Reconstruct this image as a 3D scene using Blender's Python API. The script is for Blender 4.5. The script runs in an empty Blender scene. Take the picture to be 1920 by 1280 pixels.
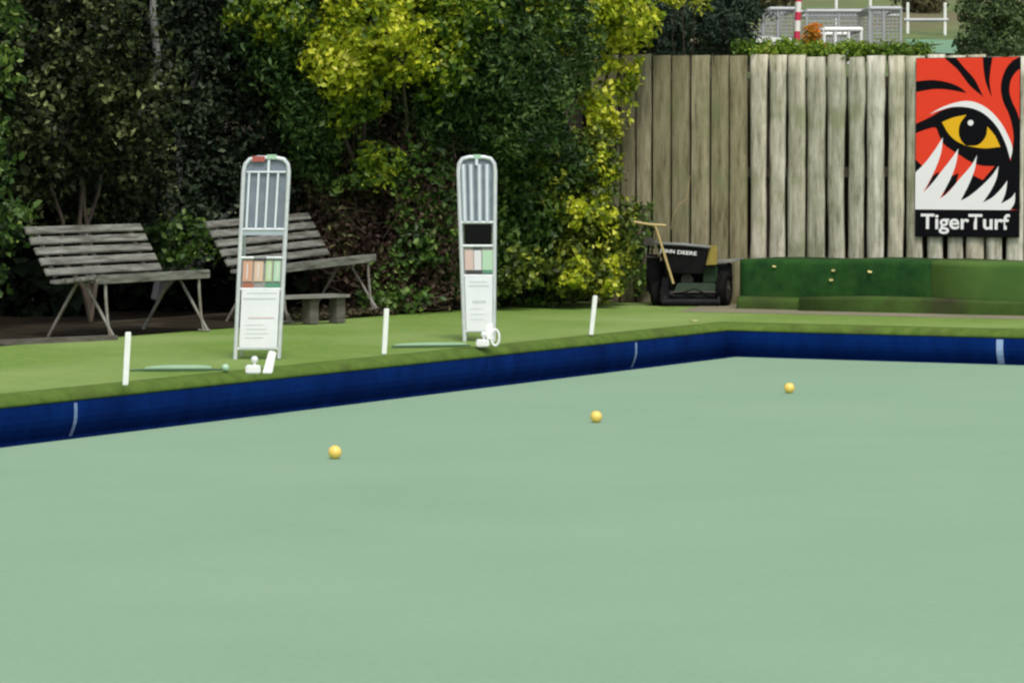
import bpy, bmesh, math, random
import numpy as np
from mathutils import Vector, Matrix
from mathutils.geometry import tessellate_polygon
random.seed(7)
RNG = np.random.default_rng(11)
sc = bpy.context.scene
COL = sc.collection

# ------------------------------------------------------------------ camera
F, H = 6320.0, 1.55
TH = math.atan(335 / F)
cam = bpy.data.cameras.new('camera'); cam.sensor_width = 36; cam.lens = F / 1920 * 36
cam.clip_start = 0.1; cam.clip_end = 3000
co = bpy.data.objects.new('camera', cam); COL.objects.link(co)
co.location = (0, 0, H); co.rotation_euler = (math.pi / 2 - TH, 0, 0); sc.camera = co

def ray(px, py):
    xc, yc = (px - 960) / F, (640 - py) / F
    return Vector((xc, math.cos(TH) + yc * math.sin(TH), -math.sin(TH) + yc * math.cos(TH)))
def G(px, py, z=0.27):                       # a photo point standing on the level z
    d = ray(px, py); t = (z - H) / d.z
    return Vector((d.x * t, d.y * t, z))
def Q(px, py, Y):                            # a photo point at distance Y
    d = ray(px, py); t = Y / d.y
    return Vector((d.x * t, Y, H + d.z * t))

U = Vector((0.47, 0.883, 0)).normalized(); V = Vector((U.y, -U.x, 0))
C0 = G(1380, 669, 0) + U * 0.12 - V * 0.12; C0.z = 0
def W(a, b, z=0.0):                          # a along the left bank away from camera, b to the right
    p = C0 + U * a + V * b; return Vector((p.x, p.y, z))
def AB(p):
    d = Vector((p.x, p.y, 0)) - C0; return d.dot(U), d.dot(V)
ANG_U = math.atan2(U.y, U.x); ANG_V = math.atan2(V.y, V.x)
ZB = 0.27

# ------------------------------------------------------------------ helpers
def srgb(r, g, b):
    f = lambda c: (c / 255) / 12.92 if c / 255 <= .04045 else ((c / 255 + .055) / 1.055) ** 2.4
    return (f(r), f(g), f(b), 1)

def tag(o, label=None, cat=None, group=None, kind=None):
    if label: o['label'] = label
    if cat: o['category'] = cat
    if group: o['group'] = group
    if kind: o['kind'] = kind
    return o
def link(name, me, m=None, parent=None):
    o = bpy.data.objects.new(name, me); COL.objects.link(o)
    if m is not None: me.materials.append(m)
    if parent is not None: o.parent = parent
    return o
def empty(name, loc, rz=0, ry=0):
    o = bpy.data.objects.new(name, None); COL.objects.link(o)
    o.location = loc; o.rotation_euler = (0, ry, rz); o.empty_display_size = .1
    return o

class MB:
    def __init__(s): s.v = []; s.f = []; s.sm = []
    def add(s, vs, fs, smooth=False):
        n = len(s.v); s.v += [tuple(v) for v in vs]; s.f += [tuple(i + n for i in f) for f in fs]; s.sm += [smooth] * len(fs)
    def box(s, lo, hi, M=None):
        x0, y0, z0 = lo; x1, y1, z1 = hi
        vs = [(x0,y0,z0),(x1,y0,z0),(x1,y1,z0),(x0,y1,z0),(x0,y0,z1),(x1,y0,z1),(x1,y1,z1),(x0,y1,z1)]
        if M is not None: vs = [M @ Vector(v) for v in vs]
        s.add(vs, [(0,3,2,1),(4,5,6,7),(0,1,5,4),(1,2,6,5),(2,3,7,6),(3,0,4,7)]); return s
    def hexa(s, b, t):                        # b, t: four corners each
        s.add(list(b) + list(t), [(0,3,2,1),(4,5,6,7),(0,1,5,4),(1,2,6,5),(2,3,7,6),(3,0,4,7)]); return s
    def bar(s, p, q, w, d, up=(0, 1, 0)):
        p, q = Vector(p), Vector(q); t = (q - p).normalized(); u = Vector(up)
        x = t.cross(u).normalized() * w / 2; y = x.cross(t).normalized() * d / 2
        s.hexa([p - x - y, p + x - y, p + x + y, p - x + y], [q - x - y, q + x - y, q + x + y, q - x + y]); return s
    def tube(s, pts, r, n=8, cap=True):
        pts = [Vector(p) for p in pts]; rs = r if isinstance(r, (list, tuple)) else [r] * len(pts)
        vs = []; ref = None
        for i, p in enumerate(pts):
            t = (pts[min(i + 1, len(pts) - 1)] - pts[max(i - 1, 0)]).normalized()
            if ref is None: ref = Vector((0, 0, 1)) if abs(t.z) < .9 else Vector((1, 0, 0))
            x = t.cross(ref).normalized(); y = x.cross(t).normalized(); ref = y
            for k in range(n):
                a = 2 * math.pi * k / n; vs.append(p + (x * math.cos(a) + y * math.sin(a)) * rs[i])
        fs = [(i*n+k, i*n+(k+1) % n, (i+1)*n+(k+1) % n, (i+1)*n+k) for i in range(len(pts) - 1) for k in range(n)]
        s.add(vs, fs, True)
        if cap:
            m = len(pts) - 1
            s.add(vs[:n], [tuple(range(n))]); s.add(vs[m*n:], [tuple(range(n))[::-1]])
        return s
    def build(s, name, m, parent=None, bevel=0):
        me = bpy.data.meshes.new(name); me.from_pydata(s.v, [], s.f)
        me.polygons.foreach_set('use_smooth', s.sm); me.update()
        if bevel:
            bm = bmesh.new(); bm.from_mesh(me)
            bmesh.ops.remove_doubles(bm, verts=bm.verts, dist=1e-6)
            bmesh.ops.recalc_face_normals(bm, faces=bm.faces)
            es = [e for e in bm.edges if len(e.link_faces) == 2 and e.calc_face_angle(0) > .5]
            bmesh.ops.bevel(bm, geom=es, offset=bevel, segments=2, affect='EDGES', clamp_overlap=True)
            bm.to_mesh(me); bm.free()
        else:
            bm = bmesh.new(); bm.from_mesh(me); bmesh.ops.recalc_face_normals(bm, faces=bm.faces); bm.to_mesh(me); bm.free()
        return link(name, me, m, parent)

# ------------------------------------------------------------------ materials
def newmat(name):
    m = bpy.data.materials.new(name); m.use_nodes = True
    nt = m.node_tree; bs = nt.nodes['Principled BSDF']; return m, nt, bs
def mat(name, c, rough=.6, c2=None, scale=8, stretch=(1, 1, 1), metal=0, bump=0, bscale=60, detail=6, lo=.35, hi=.65, spec=.5, c3=None, s3=1.0, lo3=.5, hi3=.7):
    m, nt, bs = newmat(name); N = nt.nodes; L = nt.links
    bs.inputs['Roughness'].default_value = rough; bs.inputs['Metallic'].default_value = metal
    bs.inputs['Specular IOR Level'].default_value = spec
    bs.inputs['Base Color'].default_value = c
    if c2 or bump:
        tc = N.new('ShaderNodeTexCoord'); mp = N.new('ShaderNodeMapping'); mp.inputs['Scale'].default_value = stretch
        L.new(tc.outputs['Object'], mp.inputs[0])
    if c2:
        nz = N.new('ShaderNodeTexNoise'); nz.inputs['Scale'].default_value = scale; nz.inputs['Detail'].default_value = detail
        nz.inputs['Roughness'].default_value = .65
        L.new(mp.outputs[0], nz.inputs['Vector'])
        cr = N.new('ShaderNodeValToRGB'); cr.color_ramp.elements[0].position = lo; cr.color_ramp.elements[1].position = hi
        cr.color_ramp.elements[0].color = c; cr.color_ramp.elements[1].color = c2
        L.new(nz.outputs['Fac'], cr.inputs[0]); out = cr.outputs[0]
        if c3:
            n3 = N.new('ShaderNodeTexNoise'); n3.inputs['Scale'].default_value = s3; n3.inputs['Detail'].default_value = 4
            L.new(mp.outputs[0], n3.inputs['Vector'])
            r3 = N.new('ShaderNodeMapRange'); r3.inputs[1].default_value = lo3; r3.inputs[2].default_value = hi3
            L.new(n3.outputs['Fac'], r3.inputs[0])
            mx = N.new('ShaderNodeMix'); mx.data_type = 'RGBA'; mx.inputs[7].default_value = c3
            L.new(r3.outputs[0], mx.inputs[0]); L.new(out, mx.inputs[6]); out = mx.outputs[2]
        L.new(out, bs.inputs['Base Color'])
    if bump:
        nb = N.new('ShaderNodeTexNoise'); nb.inputs['Scale'].default_value = bscale; nb.inputs['Detail'].default_value = 4
        L.new(mp.outputs[0], nb.inputs['Vector'])
        bp = N.new('ShaderNodeBump'); bp.inputs['Strength'].default_value = bump; bp.inputs['Distance'].default_value = .01
        L.new(nb.outputs['Fac'], bp.inputs['Height']); L.new(bp.outputs[0], bs.inputs['Normal'])
    return m
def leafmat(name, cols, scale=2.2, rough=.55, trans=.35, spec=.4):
    """each leaf picks its own tone; broad noise shifts whole sprays between darker and paler tones"""
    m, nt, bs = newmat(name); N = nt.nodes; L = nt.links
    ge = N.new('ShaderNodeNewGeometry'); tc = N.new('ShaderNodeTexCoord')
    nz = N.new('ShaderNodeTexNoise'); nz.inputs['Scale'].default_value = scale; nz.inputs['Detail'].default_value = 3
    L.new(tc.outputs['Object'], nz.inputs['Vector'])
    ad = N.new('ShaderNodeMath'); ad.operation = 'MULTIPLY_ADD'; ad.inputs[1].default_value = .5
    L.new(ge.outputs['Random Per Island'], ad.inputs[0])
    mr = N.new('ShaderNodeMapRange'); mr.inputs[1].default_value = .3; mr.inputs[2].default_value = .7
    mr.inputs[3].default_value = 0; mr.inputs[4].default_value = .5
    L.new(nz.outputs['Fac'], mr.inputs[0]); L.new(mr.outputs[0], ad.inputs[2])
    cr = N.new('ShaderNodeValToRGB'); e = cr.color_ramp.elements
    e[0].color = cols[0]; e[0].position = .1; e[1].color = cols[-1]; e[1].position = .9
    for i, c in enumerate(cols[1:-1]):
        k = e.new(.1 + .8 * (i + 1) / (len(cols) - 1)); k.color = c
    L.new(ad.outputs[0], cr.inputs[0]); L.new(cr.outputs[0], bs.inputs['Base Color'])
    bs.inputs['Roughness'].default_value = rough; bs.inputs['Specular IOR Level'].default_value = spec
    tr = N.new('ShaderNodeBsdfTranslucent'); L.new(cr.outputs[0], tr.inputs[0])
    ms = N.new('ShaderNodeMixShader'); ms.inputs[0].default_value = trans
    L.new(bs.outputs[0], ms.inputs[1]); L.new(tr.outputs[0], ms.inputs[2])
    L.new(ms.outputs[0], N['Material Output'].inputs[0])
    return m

# ------------------------------------------------------------------ light
w = bpy.data.worlds.new('World'); sc.world = w; w.use_nodes = True
nt = w.node_tree; bg = nt.nodes['Background']
sky = nt.nodes.new('ShaderNodeTexSky'); sky.sky_type = 'NISHITA'; sky.sun_disc = False
SUN_EL, SUN_AZ = math.radians(56), math.radians(168)        # azimuth: x = sin, y = cos (0 = +Y)
sky.sun_elevation = SUN_EL; sky.sun_rotation = SUN_AZ; sky.dust_density = 4; sky.air_density = 1; sky.ozone_density = 1
hs = nt.nodes.new('ShaderNodeHueSaturation'); hs.inputs['Saturation'].default_value = .45
nt.links.new(sky.outputs[0], hs.inputs['Color']); nt.links.new(hs.outputs[0], bg.inputs[0]); bg.inputs[1].default_value = .12
sl = bpy.data.lights.new('sun', 'SUN'); sl.energy = 1.5; sl.angle = math.radians(12); sl.color = (1, .95, .86)
so = bpy.data.objects.new('sun', sl); COL.objects.link(so)
sd = Vector((math.sin(SUN_AZ) * math.cos(SUN_EL), math.cos(SUN_AZ) * math.cos(SUN_EL), math.sin(SUN_EL)))
so.rotation_euler = sd.to_track_quat('Z', 'Y').to_euler(); so.location = (0, 0, 30)
sc.view_settings.view_transform = 'Standard'; sc.view_settings.look = 'None'; sc.view_settings.gamma = 1
sc.view_settings.exposure = 0.35
sc.render.engine = 'CYCLES'
sc.cycles.use_denoising = True
sc.cycles.pixel_filter_type = 'BLACKMAN_HARRIS'; sc.cycles.filter_width = 2.3
sc.cycles.max_bounces = 6; sc.cycles.diffuse_bounces = 3; sc.cycles.glossy_bounces = 2; sc.cycles.transmission_bounces = 3
sc.cycles.transparent_max_bounces = 6

# ------------------------------------------------------------------ setting: ground
FA = AB(Q(1600, 500, 30.0))[0]                # the fence runs along V at a = FA
def hgt(a, b):
    if -37.3 < a < .3 and -.3 < b < 37.3: return -.16
    z = ZB - .03
    if a > FA + .3:
        t = a - FA - .3
        k = min(max((b + 3.6) / .5, 0), 1)
        z += min(t / .25, 1) * 2.02 * k + min(t, 16.5) * (.18 - .122 * k)
        if t > 16.5: z += (min(t, 60) - 16.5) * .067
        if t > 60: z += (t - 60) * .2
    if b < -7: z += min((-b - 7), 80) * .04
    return z
m_soil = mat('soil', (.02, .016, .011, 1), .95, (.045, .035, .024, 1), 5, spec=.05, bump=.6, bscale=20)
m_hill = mat('hill_grass', (.07, .12, .035, 1), .95, (.16, .20, .06, 1), .9, detail=10, c3=(.14, .12, .06, 1), s3=.12, lo3=.48, hi3=.62, bump=.6, bscale=5)
la = [-300, -120, -60, -38, -37.31, -37.29, -30, -20, -10, -5, -2, .29, .31, 1, 2, 3, FA + .3, FA + .56, FA + 2, FA + 5, FA + 8, FA + 12, FA + 16.8, FA + 25, FA + 35, FA + 45, FA + 60, FA + 80, FA + 120, FA + 200, FA + 350]
lb = [-300, -150, -87, -50, -30, -15, -10, -7, -5, -4, -3.6, -3.1, -2, -1, -.31, -.29, 1, 2, 4, 6, 8, 12, 20, 30, 37.29, 37.31, 45, 60, 100, 200, 350]
vs = []; fs = []
for i, a in enumerate(la):
    for j, b in enumerate(lb):
        far = a > FA + 20
        vs.append(W(a, b, hgt(a, b) + (.25 * math.sin(a * .31 + b * .17) * math.sin(b * .23) if far else 0)))
nb_ = len(lb)
for i in range(len(la) - 1):
    for j in range(nb_ - 1): fs.append((i*nb_+j, (i+1)*nb_+j, (i+1)*nb_+j+1, i*nb_+j+1))
me = bpy.data.meshes.new('ground'); me.from_pydata(vs, [], fs)
g = link('ground', me, m_soil); me.materials.append(m_hill)
for k, p in enumerate(me.polygons):
    if la[k // (nb_ - 1)] >= FA + .5 and lb[k % (nb_ - 1)] > -3.5 or la[k // (nb_ - 1)] >= FA + 16 or lb[k % (nb_ - 1)] < -40 or lb[k % (nb_ - 1)] > 40 or la[k // (nb_ - 1)] < -40: p.material_index = 1
me.update(); tag(g, kind='structure')

def sheet(name, pts, z, m, kind='structure', div=0):
    me = bpy.data.meshes.new(name)
    me.from_pydata([(p[0], p[1], z) for p in pts], [], [tuple(range(len(pts)))])
    bm = bmesh.new(); bm.from_mesh(me); bmesh.ops.recalc_face_normals(bm, faces=bm.faces)
    for f in bm.faces:
        if f.normal.z < 0: f.normal_flip()
    bm.to_mesh(me); bm.free()
    return tag(link(name, me, m), kind=kind)

# playing green (pale synthetic carpet) with its own sand-dulled mottling and laid strips
m, nt, bs = newmat('green_carpet'); N = nt.nodes; L = nt.links
tc = N.new('ShaderNodeTexCoord')
n1 = N.new('ShaderNodeTexNoise'); n1.inputs['Scale'].default_value = .55; n1.inputs['Detail'].default_value = 5; n1.inputs['Roughness'].default_value = .6
L.new(tc.outputs['Object'], n1.inputs['Vector'])
r1 = N.new('ShaderNodeValToRGB'); r1.color_ramp.elements[0].position = .3; r1.color_ramp.elements[1].position = .7
r1.color_ramp.elements[0].color = (.220, .350, .236, 1); r1.color_ramp.elements[1].color = (.242, .374, .257, 1)
L.new(n1.outputs['Fac'], r1.inputs[0])
n2 = N.new('ShaderNodeTexNoise'); n2.inputs['Scale'].default_value = 45; n2.inputs['Detail'].default_value = 6; n2.inputs['Roughness'].default_value = .8
mp = N.new('ShaderNodeMapping'); mp.inputs['Rotation'].default_value = (0, 0, -ANG_V); mp.inputs['Scale'].default_value = (.6, 1.6, 1)
L.new(tc.outputs['Object'], mp.inputs[0]); L.new(mp.outputs[0], n2.inputs['Vector'])
mr = N.new('ShaderNodeMapRange'); mr.inputs[1].default_value = .3; mr.inputs[2].default_value = .7; mr.inputs[3].default_value = .88; mr.inputs[4].default_value = 1.12
L.new(n2.outputs['Fac'], mr.inputs[0])
mu = N.new('ShaderNodeMix'); mu.data_type = 'RGBA'; mu.blend_type = 'MULTIPLY'; mu.inputs[0].default_value = 1
L.new(r1.outputs[0], mu.inputs[6]); L.new(mr.outputs[0], mu.inputs[7]); L.new(mu.outputs[2], bs.inputs['Base Color'])
bs.inputs['Roughness'].default_value = .9; bs.inputs['Specular IOR Level'].default_value = .2
bp = N.new('ShaderNodeBump'); bp.inputs['Strength'].default_value = .25; bp.inputs['Distance'].default_value = .005
L.new(n2.outputs['Fac'], bp.inputs['Height']); L.new(bp.outputs[0], bs.inputs['Normal'])
mb = MB(); e = .12
P4 = [W(-37 + e, e), W(-e, e), W(-e, 37 - e), W(-37 + e, 37 - e)]
mb.hexa([Vector((p.x, p.y, -.14)) for p in P4], [Vector((p.x, p.y, 0)) for p in P4])
tag(mb.build('bowling_green', m), kind='structure')

# bank turf round the green, its edge rolled over the ditch wall
m_turf = mat('bank_turf', (.115, .212, .040, 1), .9, (.195, .298, .066, 1), 16, detail=10, lo=.3, hi=.7, c3=(.25, .34, .12, 1), s3=.5, lo3=.45, hi3=.75, bump=.5, bscale=150, spec=.15)
LIP = [(-3.02, ZB), (-2.2, ZB + .004), (-1.0, ZB + .004), (-.5, ZB), (-.12, ZB - .003)]
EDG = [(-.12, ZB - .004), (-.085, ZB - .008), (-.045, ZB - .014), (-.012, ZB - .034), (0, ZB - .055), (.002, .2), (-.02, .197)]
m_edge = mat('edge_turf', (.07, .125, .022, 1), .9, (.125, .20, .040, 1), 9, detail=10, lo=.3, hi=.7, c3=(.08, .10, .03, 1), s3=3, lo3=.55, hi3=.75, bump=.8, bscale=120, spec=.1)  # darker olive than the bank turf, along its rolled edge
def sweep_L(name, prof, m, a0, b1, parent=None):
    """profile (offset towards the green, z) swept along the left edge, mitred at the corner, then along the far edge"""
    vs = []; fs = []
    st = [(-37.0 + 0, 'l'), (0, 'c'), (0, 'r')]
    na = 60
    ring = []
    for k in range(na + 1):
        a = a0 + (0 - a0) * k / na
        ring.append([W(a if k < na else -o, o, z) for o, z in prof])
    for k in range(1, na + 1):
        b = b1 * k / na
        ring.append([W(-o, b, z) for o, z in prof])
    n = len(prof)
    for r in ring: vs += r
    for i in range(len(ring) - 1):
        for j in range(n - 1): fs.append((i*n+j, (i+1)*n+j, (i+1)*n+j+1, i*n+j+1))
    mbb = MB(); mbb.add(vs, fs, True); return mbb.build(name, m, parent)
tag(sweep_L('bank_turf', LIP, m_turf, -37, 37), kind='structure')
tag(sweep_L('turf_edge', EDG, m_edge, -37, 37), kind='structure')

# ditch floor
m_ditch = mat('ditch_floor', (.02, .03, .05, 1), .9, (.03, .045, .07, 1), 20)
tag(sweep_L('ditch', [(-.06, -.10), (.14, -.10)], m_ditch, -37, 37), kind='structure')

# blue carpet on the ditch wall: two walls meeting in the corner
m_blue = mat('blue_carpet', (.0010, .016, .105, 1), .9, (.0018, .023, .145, 1), 9, stretch=(1, 1, .5), bump=.3, bscale=120, c3=(.001, .012, .085, 1), s3=2.5, lo3=.5, hi3=.75, spec=.05)
m_tape = mat('tape', (.22, .32, .52, 1), .7, (.14, .22, .42, 1), 30)
m_tapew = mat('tape_wide', (.34, .48, .72, 1), .7, (.26, .40, .64, 1), 30)
WP = [(-.012, .199), (.004, .192), (.006, .15), (.004, .105), (-.004, .07), (-.02, .03), (-.035, 0), (-.045, -.1), (-.2, -.11), (-.2, .199)]
def wall(name, side, length):
    vs = []; fs = []; n = len(WP); K = 40
    for k in range(K + 1):
        t = length * k / K
        for o, z in WP:
            if side == 'l': vs.append(W(-t if k else -o, o, z))
            else: vs.append(W(-o, t if k else o + .0, z))
    for i in range(K):
        for j in range(n): fs.append((i*n+j, (i+1)*n+j, (i+1)*n+(j+1) % n, i*n+(j+1) % n))
    mbb = MB(); mbb.add(vs, fs); return mbb.build(name, m_blue)
wl = tag(wall('ditch_wall', 'l', 37), 'long blue carpeted ditch wall running along the left bank below the scoreboards', 'ditch wall', 'blue ditch walls')
wr = tag(wall('ditch_wall', 'r', 37), 'blue carpeted ditch wall across the far end of the green, below the fence', 'ditch wall', 'blue ditch walls')
def tape(side, t, wd, parent, mt=None):
    mbb = MB(); pr = WP[1:7]; vs = []
    for o, z in pr:
        for s_ in (-wd / 2, wd / 2):
            o2 = o + .003
            vs.append(W(t + s_, o2, z - .004) if side == 'l' else W(-o2, t + s_, z - .004))
    mbb.add(vs, [(2*i, 2*i+1, 2*i+3, 2*i+2) for i in range(len(pr) - 1)]); mbb.build('marker_strip', mt or m_tape, parent)
def plane_hit(px, py, n, c):                     # photo ray meets the vertical plane p.n = c (measured from the corner)
    d = ray(px, py); t = (C0.dot(n) + c) / d.dot(n); return AB(Vector((d.x * t, d.y * t, 0)))
tape('l', plane_hit(140, 785, V, 0)[0], .032, wl); tape('l', plane_hit(1191, 668, V, 0)[0], .034, wl)
tape('r', plane_hit(1875, 667, U, 0)[1], .055, wr, m_tapew)

# paths
m_path = mat('path_concrete', (.20, .185, .125, 1), .9, (.235, .22, .155, 1), 3, c3=(.13, .16, .07, 1), s3=1.2, bump=.3, spec=.15)
BF = AB(G(1600, 586, ZB))[0]                    # foot of the turfed step
sheet('path', [W(BF - .62, -1.15), W(BF - .62, 37), W(FA - .02, 37), W(FA - .02, -1.6)], ZB + .006, m_path)
m_dirt = mat('dirt_path', (.016, .013, .009, 1), .95, (.034, .028, .019, 1), 4, c3=(.075, .065, .047, 1), s3=1.5, lo3=.55, hi3=.75, bump=.6, bscale=30, spec=.05)
sheet('dirt_path', [W(-37, -4.4), W(-37, -2.98), W(-4.3, -3.05), W(-2.6, -2.98), W(-.6, -3.08), W(-.6, -4.4)], ZB + .008, m_dirt)
# timber edging by the dirt path
m_timber = mat('old_timber', (.07, .064, .052, 1), .85, (.15, .14, .12, 1), 6, stretch=(1, 1, 6), bump=.4)

# leaf litter along the foot of the hedge (nobody could count it)
def leafcloud(name, P, size, m, parent=None, out=None, bias=.5, asp=.5, fold=.25, up=0.0):
    n = len(P); size = np.asarray(size) * np.ones(n)
    nrm = RNG.normal(size=(n, 3)); nrm /= np.linalg.norm(nrm, axis=1)[:, None]
    if out is not None: nrm = nrm + out * bias
    nrm[:, 2] += up; nrm /= np.linalg.norm(nrm, axis=1)[:, None] + 1e-9
    t = np.cross(nrm, RNG.normal(size=(n, 3))); t /= np.linalg.norm(t, axis=1)[:, None] + 1e-9
    s = np.cross(nrm, t)
    L_ = size[:, None]; 
    v = np.empty((n, 4, 3))
    v[:, 0] = P - t * L_ * .5; v[:, 2] = P + t * L_ * .5
    v[:, 1] = P + s * L_ * asp * .5 + nrm * L_ * fold * .5; v[:, 3] = P - s * L_ * asp * .5 + nrm * L_ * fold * .5
    me = bpy.data.meshes.new(name); me.vertices.add(4 * n); me.vertices.foreach_set('co', v.reshape(-1))
    idx = np.arange(n)[:, None] * 4 + np.array([0, 1, 2, 0, 2, 3])[None]
    me.loops.add(6 * n); me.loops.foreach_set('vertex_index', idx.reshape(-1).astype(np.int32))
    me.polygons.add(2 * n); me.polygons.foreach_set('loop_start', np.arange(2 * n, dtype=np.int32) * 3)
    me.polygons.foreach_set('loop_total', np.full(2 * n, 3, dtype=np.int32))
    me.update(calc_edges=True); me.validate()
    return link(name, me, m, parent)

def blob_points(ells, clumps, per, cr, front=.75, rmin=.6):
    """ells: (centre, (rx, ry, rz)); leaves sit on small sprays spread through bumpy ellipsoids"""
    wts = np.array([(e[1][0] * e[1][2]) for e in ells]); wts = wts / wts.sum()
    Ps = []; Os = []
    for k in range(clumps):
        c, r = ells[RNG.choice(len(ells), p=wts)]
        d = RNG.normal(size=3); d /= np.linalg.norm(d)
        if RNG.random() < front: d[1] = -abs(d[1])
        rr = rmin + (1.02 - rmin) * RNG.random() ** .6
        cc = np.array(c) + d * np.array(r) * rr
        rad = cr * (.6 + .8 * RNG.random())
        n = max(3, int(per * (.6 + .8 * RNG.random())))
        q = RNG.normal(size=(n, 3)); q /= np.linalg.norm(q, axis=1)[:, None]
        q2 = q * (rad * (.35 + .65 * RNG.random(n) ** .5))[:, None] * np.array([1, 1, .75])
        Ps.append(cc + q2); Os.append(q * .6 + d * .8)
    return np.concatenate(Ps), np.concatenate(Os)
def E(px, py, Y, rx, rz, ry=.4):               # ellipsoid by photo place, radii in photo pixels -> metres
    c = Q(px, py, Y); s = Y / F
    return ((c.x, c.y, c.z), (rx * s, ry, rz * s))

m_bark = mat('bark', (.045, .036, .027, 1), .9, (.12, .095, .07, 1), 14, stretch=(1, 1, .25), bump=.8, bscale=40)
m_barkgrey = mat('bark_grey', (.17, .17, .165, 1), .9, (.30, .30, .30, 1), 14, stretch=(1, 1, .25), bump=.8, bscale=40)
m_twig = mat('twig', (.05, .032, .025, 1), .9, (.13, .09, .07, 1), 10)

def limbs(base, tops, r0, name, m, parent, wob=.08, n=7):
    mbb = MB()
    for tp, r1 in tops:
        b = Vector(base); t = Vector(tp); pts = []; rs = []
        for i in range(n + 1):
            f = i / n; p = b.lerp(t, f)
            if 0 < i < n: p += Vector((random.uniform(-wob, wob), random.uniform(-wob, wob), random.uniform(-wob, wob) * .4))
            pts.append(p); rs.append(r0 * (1 - f) + r1 * f)
        mbb.tube(pts, rs, 7)
    return mbb.build(name, m, parent)

def plant(name, label, cat, ells, lm, clumps, per, cr, leaf, base=None, r0=.05, bark=None, group=None, asp=.5, front=.75, rmin=.6, up=.25, nl=3, part='foliage', wob=.08, jit=.55):
    gz = ZB if base is None else base[2]
    if base is None:
        xs = [e[0][0] for e in ells]; ys = [e[0][1] for e in ells]; base = (sum(xs) / len(xs), max(ys) + .9, ZB)
    root = empty(name, base); tag(root, label, cat, group)
    inv = np.array(base)
    tops = []
    for k in range(nl):
        e = ells[k % len(ells)]
        tops.append((Vector(e[0]) - Vector(base) + Vector((random.uniform(-.5, .5) * e[1][0], random.uniform(.2, .8) * e[1][1], random.uniform(0, .6) * e[1][2])), r0 * .25))
    limbs((0, 0, 0), tops, r0 * .6, 'trunk', bark or m_bark, root, wob)
    if part == 'foliage' and leaf > .065 and leaf < .1: leaf *= .72; per = int(per * 1.75); cr *= .95
    P, O = blob_points(ells, clumps, per, cr, front, rmin)
    sz = leaf * (1 + jit * (RNG.random(len(P)) * 2 - 1))
    leafcloud(part, P - inv, sz, lm, root, O, .55, asp, up=up)
    return root

g1 = 'shrubs and trees of the hedge behind the benches'
L_dark = leafmat('leaf_dark', [(.003, .006, .002, 1), (.008, .014, .0045, 1), (.02, .03, .009, 1), (.06, .08, .026, 1), (.36, .40, .17, 1)], 3.5, .5, .1, .2)  # dark foliage with shade deepened in; the palest tone paints leaf highlights
L_dark2 = leafmat('leaf_dark_grey', [(.003, .006, .003, 1), (.008, .016, .007, 1), (.018, .035, .016, 1), (.055, .08, .045, 1), (.18, .23, .14, 1)], 3.5, .55, .1, .2)  # dark grey-green leaves, the gloom of the hedge deepened into their colour
L_mid = leafmat('leaf_mid', [(.012, .036, .006, 1), (.035, .085, .013, 1), (.085, .17, .028, 1), (.26, .38, .07, 1)], 3.2, .45, .3, .4)
L_ivy = leafmat('leaf_ivy', [(.025, .03, .010, 1), (.06, .10, .014, 1), (.15, .21, .022, 1), (.58, .60, .07, 1)], 4, .45, .3, .4)
L_conif = leafmat('leaf_feathery', [(.009, .026, .007, 1), (.026, .064, .014, 1), (.06, .12, .026, 1), (.17, .27, .06, 1)], 3, .55, .25, .3)
L_gold = leafmat('leaf_gold', [(.05, .10, .006, 1), (.18, .27, .010, 1), (.42, .50, .02, 1), (.70, .72, .05, 1), (.85, .84, .20, 1)], 3, .45, .35, .4)
L_golddim = leafmat('leaf_gold_green', [(.018, .05, .006, 1), (.06, .13, .010, 1), (.20, .29, .016, 1), (.60, .62, .04, 1)], 3.5, .45, .3, .4)
L_brown = leafmat('leaf_purple_brown', [(.018, .012, .008, 1), (.05, .032, .022, 1), (.11, .058, .052, 1), (.06, .075, .025, 1), (.20, .20, .08, 1)], 4, .6, .2, .25)
L_litter = leafmat('litter', [(.025, .02, .012, 1), (.05, .04, .022, 1), (.10, .08, .05, 1), (.05, .08, .025, 1)], 3, .8, .1, .2)
L_yg = leafmat('leaf_creeper', [(.04, .08, .012, 1), (.10, .19, .02, 1), (.20, .32, .03, 1), (.42, .50, .06, 1)], 2, .5, .3, .3)
L_orange = leafmat('petal_orange', [(.30, .22, .02, 1), (.6, .25, .02, 1), (.75, .22, .03, 1)], 6, .6, .3, .2)

# left: tall dark tree with highlights coloured onto scattered leaves, open trunks below
plant('broadleaf_tree', 'dark broadleaf tree with pale highlights put into its leaf colour and bare stems, behind the left bench', 'tree',
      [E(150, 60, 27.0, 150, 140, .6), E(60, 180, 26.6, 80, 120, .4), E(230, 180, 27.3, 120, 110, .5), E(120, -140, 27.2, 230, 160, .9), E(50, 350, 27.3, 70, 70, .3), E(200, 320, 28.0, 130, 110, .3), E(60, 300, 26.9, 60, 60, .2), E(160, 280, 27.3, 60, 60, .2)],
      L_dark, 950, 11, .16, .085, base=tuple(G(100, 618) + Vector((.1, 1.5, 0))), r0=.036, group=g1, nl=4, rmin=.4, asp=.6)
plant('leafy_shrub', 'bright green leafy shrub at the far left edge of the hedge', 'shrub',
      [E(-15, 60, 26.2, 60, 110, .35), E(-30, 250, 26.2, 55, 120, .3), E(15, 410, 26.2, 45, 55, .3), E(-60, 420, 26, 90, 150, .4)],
      L_mid, 190, 12, .13, .085, group=g1, asp=.6, base=tuple(G(-120, 622)))
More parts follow.
